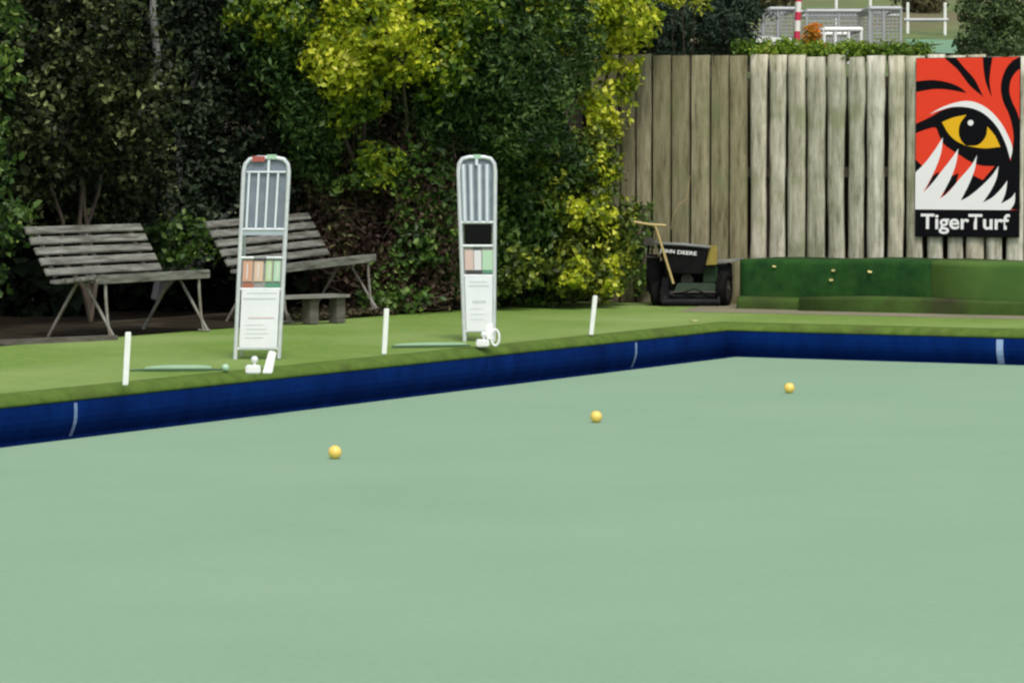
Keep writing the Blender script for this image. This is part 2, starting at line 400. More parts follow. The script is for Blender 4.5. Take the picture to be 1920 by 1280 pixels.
ev = plant('evergreen_tree', 'very dark grey-green evergreen tree between the left bench and the first scoreboard', 'tree',
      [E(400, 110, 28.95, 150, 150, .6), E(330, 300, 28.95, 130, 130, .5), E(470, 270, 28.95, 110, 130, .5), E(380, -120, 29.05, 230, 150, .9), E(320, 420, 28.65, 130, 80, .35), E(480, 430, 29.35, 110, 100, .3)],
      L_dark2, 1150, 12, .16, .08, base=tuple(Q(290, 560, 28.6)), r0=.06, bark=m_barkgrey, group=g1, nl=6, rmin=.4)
MB().tube([Q(x_, y_, 27.95) - ev.location for x_, y_ in ((300, 160), (293, 90), (286, 20), (290, -60))], [.035, .032, .028, .02], 8).build('limb', m_barkgrey, ev)
plant('green_conifer', 'feathery green conifer above the back of the right bench', 'tree',
      [E(520, 50, 28.35, 70, 120, .35), E(570, 170, 28.45, 60, 110, .3), E(545, -80, 28.55, 100, 90, .5), E(595, 270, 28.75, 50, 80, .25), E(640, 250, 29.05, 60, 80, .2)],
      L_conif, 520, 16, .15, .085, group=g1, asp=.4)
plant('golden_shrub', 'golden yellow shrub spilling over the hedge between the two scoreboards', 'shrub',
      [E(690, 45, 28.15, 85, 80, .35), E(640, 110, 28.25, 65, 75, .3), E(765, 90, 28.25, 50, 65, .25), E(700, -60, 28.35, 110, 80, .4)],
      L_gold, 260, 15, .12, .08, group=g1, rmin=.6, asp=.6)
plant('variegated_shrub', 'yellow-green variegated shrub hanging in a narrow tail below the golden one', 'shrub',
      [E(680, 165, 28.45, 60, 50, .3), E(712, 305, 28.45, 28, 40, .12), E(640, 205, 28.35, 40, 40, .15), E(600, 120, 28.55, 60, 120, .3), E(520, 30, 28.05, 50, 50, .15), E(480, 20, 28.35, 50, 40, .2), E(820, 100, 28.40, 60, 90, .2), E(870, 20, 28.40, 70, 50, .2), E(1000, 30, 29.00, 60, 50, .2)],
      L_golddim, 430, 14, .12, .08, group=g1, asp=.6)
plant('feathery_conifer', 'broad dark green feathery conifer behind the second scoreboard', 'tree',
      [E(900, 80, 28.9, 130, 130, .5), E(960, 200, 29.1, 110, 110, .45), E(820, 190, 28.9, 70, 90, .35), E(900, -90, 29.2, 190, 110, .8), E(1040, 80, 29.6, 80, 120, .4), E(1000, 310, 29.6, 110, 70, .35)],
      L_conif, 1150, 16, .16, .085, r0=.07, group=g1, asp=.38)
br = plant('purple_shrub', 'twiggy purple-brown shrub between the right bench and the second scoreboard', 'shrub',
      [E(700, 430, 29.00, 130, 120, .35), E(800, 380, 28.95, 80, 150, .35), E(630, 340, 29.00, 70, 110, .3), E(760, 530, 28.95, 130, 60, .3), E(760, 280, 28.95, 60, 70, .2), E(690, 480, 29.00, 90, 90, .2)],
      L_brown, 800, 12, .15, .07, group=g1, rmin=.3)
mb = MB(); bb = br.location
for k in range(150):
    p = Q(random.uniform(590, 870), random.uniform(290, 575), 28.6 + random.uniform(0, .5)) - bb
    d = Vector((random.uniform(-1, 1), random.uniform(-.3, .3), random.uniform(-.2, 1))).normalized() * random.uniform(.12, .4)
    q = p + d; mb.tube([p, (p + q) / 2 + Vector((random.uniform(-.03, .03), 0, random.uniform(-.03, .03))), q], [.006, .005, .003], 3, False)
mb.build('twigs', m_twig, br)
plant('green_shrub', 'straggly green shrub growing through the purple-brown one left of the second scoreboard', 'shrub',
      [E(820, 330, 28.75, 45, 80, .15), E(790, 480, 28.6, 60, 60, .12), E(830, 420, 28.8, 40, 60, .12), E(750, 320, 28.6, 60, 60, .12), E(700, 540, 28.7, 40, 40, .12), E(780, 400, 28.7, 50, 60, .12), E(660, 330, 28.6, 40, 60, .12), E(740, 560, 28.45, 80, 22, .1), E(330, 460, 28.3, 70, 60, .2)],
      L_mid, 190, 9, .11, .08, group=g1, rmin=.2, asp=.6)
plant('ivy_shrub', 'mid-green ivy-like shrub filling the hedge to the right of the second scoreboard', 'shrub',
      [E(980, 400, 29.6, 90, 110, .35), E(1060, 370, 30.1, 90, 110, .35), E(900, 460, 29.4, 60, 90, .3), E(1100, 460, 30.4, 90, 90, .3), E(1000, 510, 29.8, 110, 55, .3), E(850, 490, 29.2, 40, 60, .2)],
      L_mid, 640, 12, .14, .08, group=g1, asp=.6)
plant('ivy_plant', 'yellow-flecked climber trailing to the turf beside the hedge end', 'plant',
      [E(1110, 300, 29.7, 60, 60, .12), E(1080, 390, 29.5, 70, 70, .12), E(1130, 430, 29.7, 45, 90, .12), E(1060, 500, 29.4, 55, 50, .12), E(960, 510, 29.1, 55, 50, .1), E(1160, 450, 30.0, 35, 90, .1), E(1020, 330, 29.4, 50, 50, .1), E(1120, 520, 29.6, 50, 40, .1)],
      L_ivy, 380, 9, .09, .08, group=g1, rmin=.3, asp=.65)
plant('golden_climber', 'tall golden climber with a bare gap beside the fence end', 'shrub',
      [E(1160, 35, 30.3, 70, 60, .25), E(1110, 30, 30.2, 60, 40, .2), E(1155, 110, 30.4, 40, 70, .18), E(1145, 205, 30.4, 35, 60, .15), E(1110, 235, 30.3, 30, 45, .12), E(1190, 45, 30.6, 40, 50, .2), E(1160, -60, 30.5, 110, 60, .4), E(1125, 330, 29.6, 28, 60, .1), E(1080, 60, 29.9, 40, 50, .15), E(1110, 180, 29.8, 25, 50, .12), E(1130, 430, 29.5, 20, 70, .08), E(1090, 400, 29.3, 18, 40, .06), E(1075, 520, 29.2, 20, 35, .06), E(1140, 520, 29.5, 20, 35, .06)],
      L_gold, 290, 13, .10, .08, group=g1, rmin=.5, asp=.6)
plant('leafy_plant', 'small green weed growing against the fence above the mower', 'plant',
      [E(1205, 420, 31.0, 38, 42, .1), E(1190, 500, 30.9, 28, 55, .1)], L_mid, 80, 10, .08, .06)
sp = plant('golden_branch_shrub', 'golden shrub branch poking over the fence in front of the dark conifer', 'shrub',
      [E(1288, -6, 31.3, 45, 22, .2), E(1300, -60, 31.6, 90, 40, .3)], L_gold, 60, 14, .09, .075, rmin=.5, r0=.02, nl=3)
# near-black row of trees added farther back to close and darken the hedge
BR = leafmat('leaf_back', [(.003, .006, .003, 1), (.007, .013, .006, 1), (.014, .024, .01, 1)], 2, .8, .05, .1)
for (px, Yd, lab) in [(-60, 29.3, 'added dark backing tree behind the leftmost tree trunks'), (260, 30.3, 'added dark backing tree behind the evergreen left of the first scoreboard'), (600, 31.2, 'added dark backing tree showing in gaps behind the golden shrub'), (940, 32.2, 'added dark backing tree in gaps behind the feathery conifer')]:
    plant('backing_tree', lab, 'tree', [E(px, 420, Yd, 230, 200, .5), E(px + 40, 60, Yd, 240, 230, .6), E(px, -300, Yd, 240, 200, .9), E(px + 20, 560, Yd - .3, 230, 90, .3)], BR, 900, 14, .2, .15, r0=.09, group='trees added as dark backing behind the hedge', front=.9, rmin=.2, asp=.7)
# conifer beyond the fence
plant('dark_conifer', 'dark blue-green conifer standing behind the left end of the fence', 'tree',
      [E(1290, 50, 33.0, 95, 75, .6), E(1370, 30, 33.4, 60, 55, .5), E(1230, 80, 32.6, 60, 70, .4), E(1300, -90, 33.5, 160, 90, .9), E(1385, 85, 33.2, 35, 25, .3)],
      leafmat('leaf_blue', [(.006, .014, .008, 1), (.014, .03, .018, 1), (.03, .055, .034, 1), (.07, .12, .07, 1)], 3, .6, .15, .3), 620, 16, .15, .09, r0=.06, asp=.35)

# litter strip under the hedge
n = 2600
pa = RNG.uniform(-1.6, FA - .3, n); pb = -3.05 - np.abs(RNG.normal(size=n)) * .35 + .08
pts = np.array([W(a_, b_, ZB + .015 + abs(random.gauss(0, .03))) for a_, b_ in zip(pa, pb)])
tag(leafcloud('leaf_litter', pts, RNG.uniform(.03, .07, n), L_litter, None, None, 0, .55, up=1.2), kind='stuff')

# ------------------------------------------------------------------ fence
m_plank = None
def fence_material(nm, dark_, mid_, light_):
    m, nt, bs = newmat(nm); N = nt.nodes; L = nt.links
    ge = N.new('ShaderNodeNewGeometry'); tc = N.new('ShaderNodeTexCoord')
    mp = N.new('ShaderNodeMapping'); mp.inputs['Scale'].default_value = (9, 9, 1.3); L.new(tc.outputs['Object'], mp.inputs[0])
    nz = N.new('ShaderNodeTexNoise'); nz.inputs['Scale'].default_value = 2.2; nz.inputs['Detail'].default_value = 8; nz.inputs['Roughness'].default_value = .7
    L.new(mp.outputs[0], nz.inputs['Vector'])
    cr = N.new('ShaderNodeValToRGB'); e = cr.color_ramp.elements
    e[0].position = .30; e[0].color = dark_; e[1].position = .68; e[1].color = light_
    k = e.new(.44); k.color = mid_
    L.new(nz.outputs['Fac'], cr.inputs[0])
    r2 = N.new('ShaderNodeValToRGB'); e = r2.color_ramp.elements; e[0].color = (.80, .79, .70, 1); e[1].color = (1.12, 1.1, 1.05, 1)
    k = e.new(.5); k.color = (.98, .92, .80, 1)
    L.new(ge.outputs['Random Per Island'], r2.inputs[0])
    mu = N.new('ShaderNodeMix'); mu.data_type = 'RGBA'; mu.blend_type = 'MULTIPLY'; mu.inputs[0].default_value = 1
    L.new(cr.outputs[0], mu.inputs[6]); L.new(r2.outputs[0], mu.inputs[7])
    n3 = N.new('ShaderNodeTexNoise'); n3.inputs['Scale'].default_value = 3.2; n3.inputs['Detail'].default_value = 5
    L.new(tc.outputs['Object'], n3.inputs['Vector'])
    m3 = N.new('ShaderNodeMapRange'); m3.inputs[1].default_value = .52; m3.inputs[2].default_value = .72; m3.inputs[4].default_value = .75; L.new(n3.outputs['Fac'], m3.inputs[0])
    mx = N.new('ShaderNodeMix'); mx.data_type = 'RGBA'; mx.inputs[7].default_value = (.20, .23, .11, 1)
    L.new(m3.outputs[0], mx.inputs[0]); L.new(mu.outputs[2], mx.inputs[6]); L.new(mx.outputs[2], bs.inputs['Base Color'])
    bs.inputs['Roughness'].default_value = .9; bs.inputs['Specular IOR Level'].default_value = .2
    bp = N.new('ShaderNodeBump'); bp.inputs['Strength'].default_value = .6; bp.inputs['Distance'].default_value = .01
    L.new(nz.outputs['Fac'], bp.inputs['Height']); L.new(bp.outputs[0], bs.inputs['Normal'])
    return m
m_plank = fence_material('weathered_paling', (.15, .15, .10, 1), (.39, .395, .335, 1), (.68, .685, .625, 1)); m_plank_shaded = fence_material('shaded_paling', (.11, .10, .06, 1), (.25, .235, .155, 1), (.42, .40, .29, 1))  # browner copy for the left boards, hedge shade mixed into its colours
b0 = AB(Q(1180, 300, 31.2))[1] - .8
org = W(FA, 0, 0)
fence = tag(empty('paling_fence', W(FA, b0, ZB), ANG_V), 'tall weathered pale timber paling fence across the far end of the green', 'fence')
def fb(px, py=300):                            # distance along the fence (from b0) seen at photo column px
    d = ray(px, py); num = (C0 + U * FA).dot(U); t = num / d.dot(U)
    return AB(Vector((d.x * t, d.y * t, 0)))[1] - b0, d.y * t, H + d.z * t
edges = [1103, 1135, 1163, 1193, 1223, 1259, 1294.5, 1332, 1368, 1403.5, 1440, 1476, 1512, 1550, 1588, 1623, 1662, 1698]
while edges[-1] < 3300: edges.append(edges[-1] + 37.5)
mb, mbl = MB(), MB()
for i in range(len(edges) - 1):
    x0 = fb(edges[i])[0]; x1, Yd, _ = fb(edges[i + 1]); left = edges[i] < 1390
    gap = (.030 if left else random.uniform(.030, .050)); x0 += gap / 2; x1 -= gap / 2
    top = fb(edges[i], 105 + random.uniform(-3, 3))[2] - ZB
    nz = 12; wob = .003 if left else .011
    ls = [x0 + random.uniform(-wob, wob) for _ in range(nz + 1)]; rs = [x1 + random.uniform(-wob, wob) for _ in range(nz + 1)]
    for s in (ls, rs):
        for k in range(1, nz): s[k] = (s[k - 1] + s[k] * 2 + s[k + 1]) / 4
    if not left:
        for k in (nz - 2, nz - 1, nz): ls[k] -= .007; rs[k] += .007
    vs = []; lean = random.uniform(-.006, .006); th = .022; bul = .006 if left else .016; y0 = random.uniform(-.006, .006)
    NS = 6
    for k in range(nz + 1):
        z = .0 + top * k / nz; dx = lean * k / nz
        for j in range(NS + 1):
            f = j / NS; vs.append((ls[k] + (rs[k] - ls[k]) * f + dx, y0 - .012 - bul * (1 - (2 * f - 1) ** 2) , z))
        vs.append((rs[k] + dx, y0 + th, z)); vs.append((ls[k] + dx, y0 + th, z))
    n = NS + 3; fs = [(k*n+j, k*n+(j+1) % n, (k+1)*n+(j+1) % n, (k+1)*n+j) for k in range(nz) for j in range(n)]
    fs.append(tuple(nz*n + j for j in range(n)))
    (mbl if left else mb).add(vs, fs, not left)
mb.build('palings', m_plank, fence); mbl.build('palings', m_plank_shaded, fence)['label'] = 'close-set palings beside the hedge, browner with its shade in their colour'
xe = fb(3300)[0]; m_railw = mat('fence_rail', (.05, .042, .03, 1), .9, (.08, .07, .05, 1), 6)
for z in (.35, 1.15, 1.95):
    mb = MB().box((0, .03, z), (xe, .075, z + .09)); mb.build('rail', m_railw, fence)
for k in range(14):
    xx = .2 + k * 2.0
    if xx < xe: MB().box((xx, .077, 0), (xx + .1, .177, 2.15)).build('post', m_bark, fence)

# turfed step at the foot of the fence
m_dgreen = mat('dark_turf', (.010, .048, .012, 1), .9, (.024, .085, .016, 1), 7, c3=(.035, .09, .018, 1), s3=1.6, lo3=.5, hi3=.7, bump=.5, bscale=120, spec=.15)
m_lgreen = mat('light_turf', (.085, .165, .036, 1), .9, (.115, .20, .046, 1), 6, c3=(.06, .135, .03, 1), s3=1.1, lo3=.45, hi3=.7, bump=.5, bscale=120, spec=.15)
m_olive = mat('olive_turf', (.038, .066, .018, 1), .9, (.06, .12, .022, 1), 2.2, c3=(.04, .045, .02, 1), s3=1.5, lo3=.5, hi3=.7, bump=.5, bscale=80, spec=.15)
stp = tag(empty('turfed_step', W(BF, 0, ZB), ANG_V), 'low turf-covered step along the foot of the fence', 'turf step')
def bx_at(px, py, aa):
    d = ray(px, py); t = (C0 + U * aa).dot(U) / d.dot(U); p = Vector((d.x*t, d.y*t, 0)); return AB(p)[1]
def strip(name, prof, xa, xb, m, parent, n=24):
    vs = []; k_ = len(prof); mbb = MB()
    for i in range(n + 1):
        x = xa + (xb - xa) * i / n; w_ = .006 * math.sin(x * 3.1) + .004 * math.sin(x * 7.7)
        for (y, z) in prof: vs.append((x, y + w_, z + (w_ if z > .02 else 0)))
    fs = [(i*k_+j, (i+1)*k_+j, (i+1)*k_+j+1, i*k_+j+1) for i in range(n) for j in range(k_ - 1)]
    fs += [tuple(range(k_)), tuple(n*k_ + j for j in range(k_))[::-1]]
    mbb.add(vs, fs, True); return mbb.build(name, m, parent)
dF = FA - BF
bA, bM, bS = bx_at(1378, 520, BF + .1), bx_at(1736, 520, BF + .1), bx_at(1498, 570, BF)
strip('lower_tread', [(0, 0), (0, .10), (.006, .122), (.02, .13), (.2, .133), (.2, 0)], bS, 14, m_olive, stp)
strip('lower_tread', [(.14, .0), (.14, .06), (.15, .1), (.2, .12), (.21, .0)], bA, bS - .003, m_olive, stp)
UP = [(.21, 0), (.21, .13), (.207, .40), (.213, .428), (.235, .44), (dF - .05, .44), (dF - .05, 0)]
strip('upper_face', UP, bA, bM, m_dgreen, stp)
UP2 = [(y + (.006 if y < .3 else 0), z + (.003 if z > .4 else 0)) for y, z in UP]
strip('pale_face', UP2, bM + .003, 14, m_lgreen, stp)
m_yl = mat('fallen_leaf', (.50, .45, .14, 1), .7, (.6, .55, .25, 1), 20)
def small_leaf(p, s, rot, label):
    root = MB(); pts = []
    for k in range(10):
        a = 2 * math.pi * k / 10; pts.append((math.cos(a) * s, math.sin(a) * s * .6, .25 * s * math.cos(a) ** 2))
    root.add(pts + [(x, y, z + .003) for x, y, z in pts], [tuple(range(10))[::-1], tuple(range(10, 20))] + [(i, (i+1) % 10, 10 + (i+1) % 10, 10 + i) for i in range(10)])
    o = root.build('fallen_leaf', m_yl); o.location = p; o.rotation_euler = rot
    tag(o, label, 'leaf', 'yellow leaves fallen on the turf'); return o
def on_face(px, py, aa):
    d = ray(px, py); t = (C0 + U * aa).dot(U) / d.dot(U); return Vector((d.x*t, d.y*t, H + d.z*t))
rv = (math.radians(85), 0, ANG_V)
small_leaf(on_face(1563, 507, BF + .195), .018, rv, 'upper of two yellow leaves stuck on the dark turf face')
small_leaf(on_face(1559, 525, BF + .195), .020, rv, 'lower of two yellow leaves stuck on the dark turf face')
small_leaf(on_face(1631, 510, BF + .195), .022, (math.radians(40), .3, ANG_V), 'single yellow leaf on the turf face nearest the poster')
small_leaf(on_face(1452, 500, BF + .195), .018, (math.radians(40), .2, ANG_V), 'dull yellow leaf on the turf face nearest the mower')
small_leaf(G(1300, 604) + Vector((0, 0, .008)), .04, (0, .1, .4), 'pale leaf lying flat on the bank turf in front of the mower')

# ------------------------------------------------------------------ poster
SW0 = fb(1720.5)[0]; SW1 = fb(1916)[0]; SWd = SW1 - SW0
zt = fb(1820, 108)[2]; zb = fb(1820, 444)[2]; SHt = zt - zb
poster = empty('advertising_poster', W(FA, b0 + SW0, zb) - U * .055, ANG_V)
tag(poster, 'red, black and white poster with a yellow tiger eye and lettering, fixed to the fence', 'poster')
pm = dict(red=mat('ink_red', (.84, .060, .028, 1), .6, spec=.1), black=mat('ink_black', (.004, .004, .006, 1), .6, spec=.1), white=mat('ink_white', (.88, .88, .90, 1), .6, spec=.1), yellow=mat('ink_yellow', (.84, .48, .02, 1), .6, spec=.1))
MB().box((0, 0, 0), (SWd, .012, SHt)).build('board', pm['black'], poster, bevel=.003)
def SX(x): return (x - 130) / 614 * SWd
def SZ(y): return (1165 - y) / 1070 * SHt
def catmull(pts, closed=True, n=5):
    out = []; N_ = len(pts)
    for i in range(N_):
        p0, p1, p2, p3 = pts[(i-1) % N_], pts[i], pts[(i+1) % N_], pts[(i+2) % N_]
        if p1[2:] or p2[2:]:                     # corner flags -> straight
            if p1[2:] and p2[2:]: out.append(p1[:2]); continue
            if p1[2:]: p0 = (2*p1[0]-p2[0], 2*p1[1]-p2[1])
            if p2[2:]: p3 = (2*p2[0]-p1[0], 2*p2[1]-p1[1])
        for k in range(n):
            t = k / n
            out.append(tuple(.5 * (2*p1[j] + (p2[j]-p0[j])*t + (2*p0[j]-5*p1[j]+4*p2[j]-p3[j])*t*t + (3*p1[j]-p0[j]-3*p2[j]+p3[j])*t**3) for j in (0, 1)))
    return out
layer = [0]
def ink(name, polys, c, d):
    mbb = MB(); y = -.0012 * d
    for k_, pts in enumerate(polys):
        pp = catmull(pts); v = [Vector((min(max(SX(x), .003), SWd - .003), y - .0001 * k_, min(SZ(z), SHt - .003))) for x, z in pp]
        tris = tessellate_polygon([v]); mbb.add(v, tris)
    return mbb.build(name, pm[c], poster)
K = 1
ink('red_ground', [[(133, 98, K), (741, 98, K), (741, 1003, K), (133, 1003, K)]], 'red', 1)
ink('black_markings', [
    [(130, 235, K), (230, 228), (320, 243), (390, 272), (432, 308, K), (330, 287), (240, 282), (130, 298, K)],
    [(300, 97, K), (368, 97, K), (420, 160), (480, 230), (530, 332, K), (450, 262), (380, 170)],
    [(525, 97, K), (582, 97, K), (570, 180), (566, 245), (580, 335, K), (547, 255), (532, 180)],
    [(744, 97, K), (700, 118, K), (665, 160), (640, 220), (632, 290), (648, 365), (678, 430), (698, 500), (708, 580), (695, 690), (690, 705), (665, 612), (625, 530), (570, 455), (500, 408), (400, 388), (300, 405), (220, 448), (130, 490, K),
     (130, 545, K), (200, 520), (250, 513), (272, 560), (300, 610), (350, 648), (400, 680), (450, 712), (520, 738), (600, 742, K), (530, 826, K), (468, 795, K), (398, 960, K), (744, 1003, K), (744, 480, K), (726, 420), (698, 360), (682, 300), (690, 235), (715, 190), (744, 165, K)],
    [(130, 703, K), (172, 742, K), (130, 780, K)], [(272, 776, K), (236, 800, K), (180, 912, K), (264, 820, K)], [(388, 783, K), (342, 806, K), (286, 938, K), (374, 845, K)],
    [(560, 960, K), (744, 640, K), (744, 1003, K)]], 'black', 2)
ink('white_markings', [
    [(212, 432, K), (300, 386), (400, 357), (480, 362), (560, 405), (630, 480), (680, 570), (702, 640), (690, 702, K), (663, 612), (618, 520), (560, 452), (500, 412), (430, 392), (350, 390), (280, 408)],
    [(293, 572, K), (245, 648), (185, 728), (130, 782, K), (130, 1003, K), (160, 935, K), (225, 815), (268, 715), (288, 640)],
    [(386, 638, K), (350, 692), (290, 770), (228, 850), (150, 930, K), (150, 990, K), (268, 955, K), (335, 830), (372, 730)],
    [(496, 678, K), (460, 742), (392, 822), (322, 905), (250, 955, K), (250, 990, K), (398, 955, K), (448, 855), (482, 765)],
    [(622, 742, K), (580, 803), (505, 878), (435, 932), (380, 955, K), (380, 990, K), (525, 970, K), (580, 885), (612, 812)],
    [(674, 828, K), (642, 872), (585, 930), (510, 970, K), (510, 995, K), (638, 968, K), (664, 900)],
    [(720, 898, K), (694, 932), (630, 970, K), (620, 1003, K), (692, 1003, K), (716, 960)],
    [(130, 930, K), (690, 968, K), (690, 1003, K), (130, 1003, K)]], 'white', 3)
ink('yellow_iris', [
    [(288, 480, K), (355, 453), (432, 437, K), (395, 490), (388, 550), (405, 595), (432, 622, K), (370, 590), (325, 545)],
    [(556, 508, K), (600, 562), (632, 628, K), (540, 637), (432, 622, K), (500, 617), (545, 570)]], 'yellow', 4)
ink('eye_glint', [[(457 + 17 * math.cos(a), 485 + 17 * math.sin(a)) for a in [k * math.pi / 4 for k in range(8)]]], 'white', 5)
def text_mesh(name, s, width, height, m, parent, loc, rot=(math.pi / 2, 0, 0), off=.02, ext=.001, space=1.0):
    cu = bpy.data.curves.new(name, 'FONT'); cu.body = s; cu.size = 1; cu.offset = off; cu.extrude = 0; cu.space_character = space
    to = bpy.data.objects.new('tmp', cu); COL.objects.link(to); dg = bpy.context.evaluated_depsgraph_get()
    me = bpy.data.meshes.new_from_object(to.evaluated_get(dg)); bpy.data.objects.remove(to); bpy.data.curves.remove(cu)
    xs = [v.co.x for v in me.vertices]; ys = [v.co.y for v in me.vertices]
    caps = .73                                  # cap height of the built-in face
    sx = width / (max(xs) - min(xs)); sy = height / caps; mx = min(xs)
    for v in me.vertices: v.co = Vector(((v.co.x - mx) * sx, v.co.y * sy, 0))
    o = link(name, me, m, parent); o.location = loc; o.rotation_euler = rot; return o
text_mesh('lettering', 'TigerTurf', SX(690) - SX(165), SZ(1025) - SZ(1117), pm['white'], poster, (SX(165), -.002, SZ(1117)), off=.022)

# ------------------------------------------------------------------ benches
m_slat = mat('bench_slat', (.13, .132, .115, 1), .9, (.30, .305, .275, 1), 5, stretch=(.7, 6, 6), bump=.5, bscale=30, c3=(.09, .085, .07, 1), s3=4, lo3=.48, hi3=.68, spec=.2)
m_iron = mat('bench_iron', (.30, .30, .28, 1), .6, (.17, .15, .12, 1), 12, metal=.2)
def make_bench(loc, rz, ry, L_, label, group):
    """x runs along the seat, -y is the front; origin under the front left foot"""
    r = tag(empty('slatted_bench', loc, rz, ry), label, 'bench', group)
    mb = MB()
    for k in range(4):
        y = -.03 + k * .105; z = .455 - .012 * k
        mb.box((-.04, y, z - .028), (L_ + .04, y + .085, z))
    mb.box((-.045, -.055, .395), (L_ + .045, -.032, .460))
    mb.build('seat', m_slat, r, bevel=.004)
    mb = MB()
    for k in range(5):
        f = k / 4; y = .40 + .17 * f; z = .475 + .30 * f
        M = Matrix.Translation((0, y, z)) @ Matrix.Rotation(math.radians(-29), 4, 'X')
        mb.box((-.05, -.011, -.031), (L_ + .05, .011, .029), M)
    mb.build('backrest', m_slat, r, bevel=.004)
    for x in (.10, L_ / 2, L_ - .10):
        MB().bar((x, .415, .43), (x, .60, .80), .03, .008, up=(1, 0, 0)).build('back_bracket', m_iron, r)
    for x in (.08, L_ - .08):
        MB().tube([(x, -.03, .44), (x, -.035, .3), (x, -.05, .12), (x, -.075, .0)], [.013, .013, .012, .012], 6).tube([(x, -.13, .005), (x, -.03, .005)], .01, 6).build('leg', m_iron, r)
        MB().tube([(x, .16, .42), (x, .03, .22), (x, -.11, .0)], .012, 6).build('brace', m_iron, r)
        MB().tube([(x, .20, .42), (x, .33, .22), (x, .47, .0)], .012, 6).build('leg', m_iron, r)
        MB().bar((x, -.04, .412), (x, .40, .395), .022, .02, up=(1, 0, 0)).build('seat_bearer', m_iron, r)
    return r
gB = 'slatted benches along the left bank'
def bench_at(px, py, ang):                       # the front left foot stands at this photo point
    p = G(px, py); o = Matrix.Rotation(ang, 3, 'Z') @ Vector((.09, -.075, 0)); return (p.x - o.x, p.y - o.y, ZB + .01)
make_bench(bench_at(209, 637, math.radians(63)), math.radians(63), 0, 1.42, 'weathered slatted bench in the shade at the left edge of the photo', gB)
make_bench(bench_at(541, 607, math.radians(68)), math.radians(68), -math.radians(1.3), 1.80, 'weathered slatted bench tilted slightly, behind the first scoreboard', gB)
# low plank stool under the right bench
lp = G(548, 611)
st = tag(empty('low_step', (lp.x + .06, lp.y + .15, ZB + .01), ANG_U - .35), 'low grey timber plank on short posts beneath the right bench', 'step')
MB().box((-.25, -.10, .20), (.42, .12, .225)).build('tread', m_slat, st, bevel=.003)
for x in (.05, .32): MB().box((x, -.05, 0), (x + .09, .05, .199)).build('leg', m_timber, st, bevel=.003)
# timber edging lying at the left
e0, e1 = G(-40, 650), G(215, 638)
o = MB().bar((0, 0, 0), (e1 - e0), .07, .05, up=(0, 0, 1)).build('timber_edging', m_timber, None, bevel=.004); o.location = e0 + Vector((0, .05, .012))
tag(o, 'grey timber edging board lying along the turf by the left bench', 'board')

# ------------------------------------------------------------------ markers on the bank
m_white = mat('white_paint', (.85, .87, .85, 1), .5, (.74, .78, .72, 1), 9)
gP = 'white pegs along the bank'
def peg(pb, pt, label):
    b = G(*pb); d = b.y; s = F / d
    root = MB(); hgt_ = (pb[1] - pt[1]) / s; lx = (pt[0] - pb[0]) / s
    wd = .016
    root.hexa([(-wd, -wd, 0), (wd, -wd, 0), (wd, wd, 0), (-wd, wd, 0)], [(lx - wd*1.05, -wd, hgt_), (lx + wd*1.05, -wd, hgt_), (lx + wd*1.05, wd, hgt_), (lx - wd*1.05, wd, hgt_)])
    o = root.build('white_peg', m_white, None, bevel=.004); o.location = b; o.rotation_euler = (0, 0, .15)
    tag(o, label, 'peg', gP)
peg((235, 722), (241, 622), 'white peg on the bank left of the first scoreboard, nearest the camera')
peg((720, 664), (725, 578), 'white peg on the bank midway between the two scoreboards')
peg((1108, 628), (1116, 554), 'white peg on the bank to the right of the second scoreboard, farthest away')

m_pgreen = mat('pale_green_plastic', (.42, .62, .45, 1), .5, (.35, .55, .40, 1), 8)
m_dkgreen = mat('dark_green_plastic', (.03, .09, .05, 1), .5)
def pusher(p0, p1, t0, t1, knob, label, th):
    a, b = G(*p0), G(*p1); r = tag(empty('jack_pusher', a), label, 'pole', 'pale green poles lying on the bank')
    d = b - a
    mbb = MB(); mbb.tube([Vector((0, 0, .01)), d * t0 + Vector((0, 0, .012)), d * t1 + Vector((0, 0, .012)), d + Vector((0, 0, .012))], [.006, .008, .008, .006], 6); mbb.build('shaft', m_dkgreen, r)
    x0, x1 = d * t0, d * t1; up = Vector((0, 0, 1)); n_ = Vector((-d.y, d.x, 0)).normalized()
    mbb = MB(); vs = []
    for f, hh in ((0, .25), (.12, .7), (.3, 1), (.8, 1), (1, .5)):
        c = x0.lerp(x1, f)
        vs += [c + up * .022, c + up * (.022 + th * hh) , c + up * (.022 + th * hh) + n_ * .03, c + up * .022 + n_ * .03]
    fs = [(i*4+j, i*4+(j+1) % 4, (i+1)*4+(j+1) % 4, (i+1)*4+j) for i in range(4) for j in range(4)] + [(3, 2, 1, 0), (16, 17, 18, 19)]
    mbb.add(vs, fs); mbb.build('blade', m_pgreen, r)
    if knob:
        me = bpy.data.meshes.new('knob'); bm = bmesh.new(); bmesh.ops.create_uvsphere(bm, u_segments=14, v_segments=8, radius=.024); bm.to_mesh(me); bm.free()
        for p_ in me.polygons: p_.use_smooth = True
        o = link('knob', me, m_pgreen, r); o.location = d + Vector((0, 0, .022))
pusher((243, 697), (423, 696), .16, .85, True, 'pale green pole with a round knob lying beside the nearest white peg', .017)
pusher((734, 653), (882, 651), .05, .95, False, 'thin pale green pole lying at the foot of the second scoreboard', .012)

